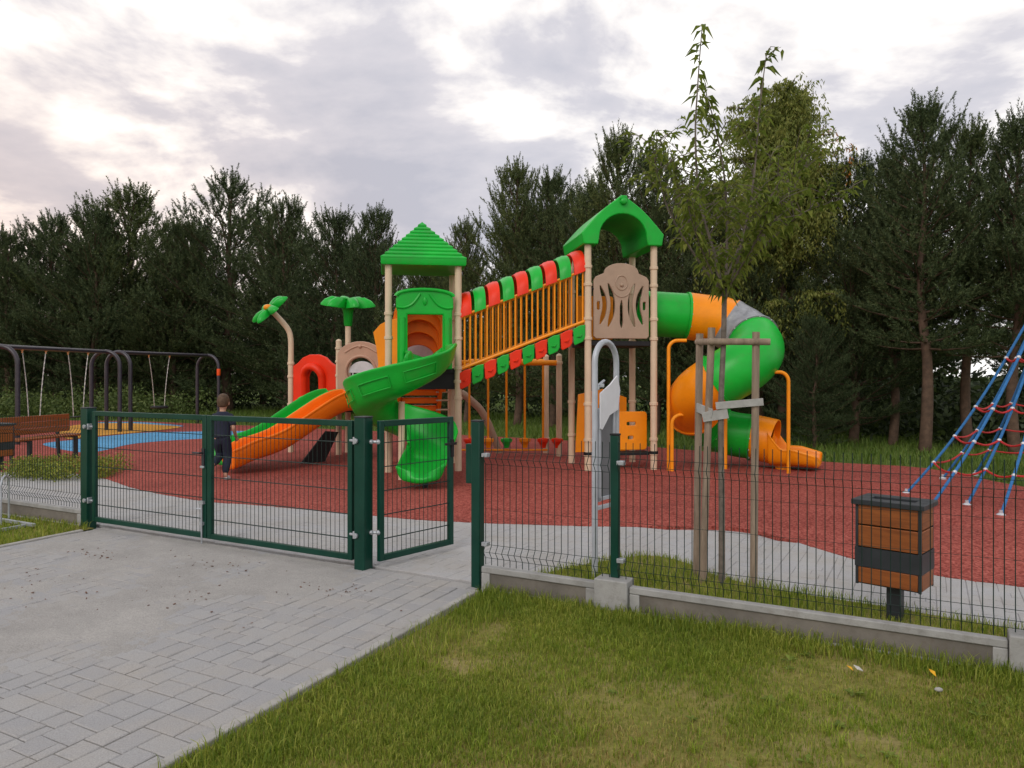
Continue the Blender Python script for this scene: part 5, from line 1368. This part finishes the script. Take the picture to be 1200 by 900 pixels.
# small litter in the lawn
def fallen(p, label, rz, L=.07):
    mb = MB(); d = Vector((math.cos(rz), math.sin(rz), .55)); leaf(mb, p, d, UP, L, L * .45, .2, .1)
    o = mb.build('fallen_leaf', M['yellow_leaf'], base=tuple(p), solid=.002); return tag(o, label, 'leaf', 'fallen leaves on the lawn')
fallen(G(1000, 786, .045), 'yellow leaf beside a pale paper scrap in the lawn', 2.2, .045)
fallen(G(1097, 793, .03) , 'upright yellow orange leaf alone in the lawn below the plinth', 1.8, .062)
p = G(1006, 783, .045); mb = MB().box(p, (.055, .03, .004), Euler((.5, .4, .6)).to_matrix()); tag(mb.build('paper_scrap', M['paper'], base=tuple(p)), 'pale paper scrap lying by a yellow leaf in the lawn', 'paper scrap')
def stone(q, r, label):
    p = G(*q, .01); mb = MB().ball(p, r, 7, (1.2, .9, .6)); o = mb.build('stone', M['kerb'], base=tuple(p), sharp=80); tag(o, label, 'stone')
stone((1100, 808), .018, 'small pale stone in the lawn under the upright yellow leaf')

# ------------------------------------------------------------------ light, sky, camera
SUN_EL, SUN_AZ = 38, 205          # azimuth clockwise from +Y: behind the camera, a little to one side
w = bpy.data.worlds.new('World'); scn.world = w; w.use_nodes = True; nt = w.node_tree
bg = nt.nodes['Background']; bg.inputs[1].default_value = .1
sky = N(nt, 'ShaderNodeTexSky'); sky.sky_type = 'NISHITA'; sky.sun_disc = False; sky.sun_elevation = R(SUN_EL); sky.sun_rotation = R(SUN_AZ)
tc = N(nt, 'ShaderNodeTexCoord'); sp = N(nt, 'ShaderNodeSeparateXYZ'); nt.links.new(tc.outputs['Generated'], sp.inputs[0])
def MA(op, a, b=None):
    n = nt.nodes.new('ShaderNodeMath'); n.operation = op
    for i, v in enumerate((a, b)):
        if v is None: continue
        if isinstance(v, (int, float)): n.inputs[i].default_value = v
        else: nt.links.new(v, n.inputs[i])
    return n.outputs[0]
zz = MA('ADD', MA('MAXIMUM', sp.outputs[2], 0.0), .22)
cx, cy = MA('DIVIDE', sp.outputs[0], zz), MA('DIVIDE', sp.outputs[1], zz)
cb = N(nt, 'ShaderNodeCombineXYZ'); nt.links.new(cx, cb.inputs[0]); nt.links.new(cy, cb.inputs[1]); cb.inputs[2].default_value = 3.7
n1 = N(nt, 'ShaderNodeTexNoise', Scale=1.55, Detail=9.0, Roughness=.55, Distortion=.2); nt.links.new(cb.outputs[0], n1.inputs['Vector'])
cloud = ramp(nt, n1.outputs[0], [(.415, (14.0, 13.7, 13.4)), (.48, (10.4, 9.95, 9.75)), (.53, (7.3, 7.1, 7.6)), (.66, (5.4, 5.5, 6.3))])
n2 = N(nt, 'ShaderNodeTexNoise', Scale=.8, Detail=4.0); nt.links.new(cb.outputs[0], n2.inputs['Vector'])
cov = ramp(nt, n2.outputs[0], [(.30, (.86,) * 3), (.6, (1, 1, 1))])
col = mixc(nt, cov.outputs[0], sky.outputs[0], cloud.outputs[0])
# warm evening tint low on the western side
wx = MA('MULTIPLY', MA('MAXIMUM', MA('MULTIPLY', sp.outputs[0], -1.0), 0.0), MA('MAXIMUM', MA('SUBTRACT', .45, sp.outputs[2]), 0.0))
wf = MA('MINIMUM', MA('MULTIPLY', wx, 5.0), 1.0)
col = mixc(nt, wf, col, mixc(nt, 1.0, col, (1.05, .89, .79), 'MULTIPLY'))
nt.links.new(col, bg.inputs[0])
sd = bpy.data.lights.new('sun', 'SUN'); sd.energy = 1.0; sd.angle = R(28); sd.color = (1, .95, .88)
so_ = bpy.data.objects.new('sun', sd); COL.objects.link(so_)
dirv = Vector((math.sin(R(SUN_AZ)) * math.cos(R(SUN_EL)), math.cos(R(SUN_AZ)) * math.cos(R(SUN_EL)), math.sin(R(SUN_EL))))
so_.rotation_euler = dirv.to_track_quat('Z', 'Y').to_euler(); so_.location = dirv * 60

cam = bpy.data.cameras.new('camera'); co_ = bpy.data.objects.new('camera', cam); COL.objects.link(co_); scn.camera = co_
cam.sensor_width = 36; cam.lens = 36 * FPX / 1200; cam.shift_y = -10 / 1200; cam.clip_end = 3000; cam.clip_start = .05
co_.location = (0, 0, CH); co_.rotation_euler = (R(90), 0, 0)
vs = scn.view_settings; vs.view_transform = 'Standard'; vs.look = 'None'; vs.exposure = .03; vs.gamma = 1; vs.use_curve_mapping = False
scn.render.engine = 'CYCLES'; scn.cycles.max_bounces = 6; scn.cycles.use_denoising = True
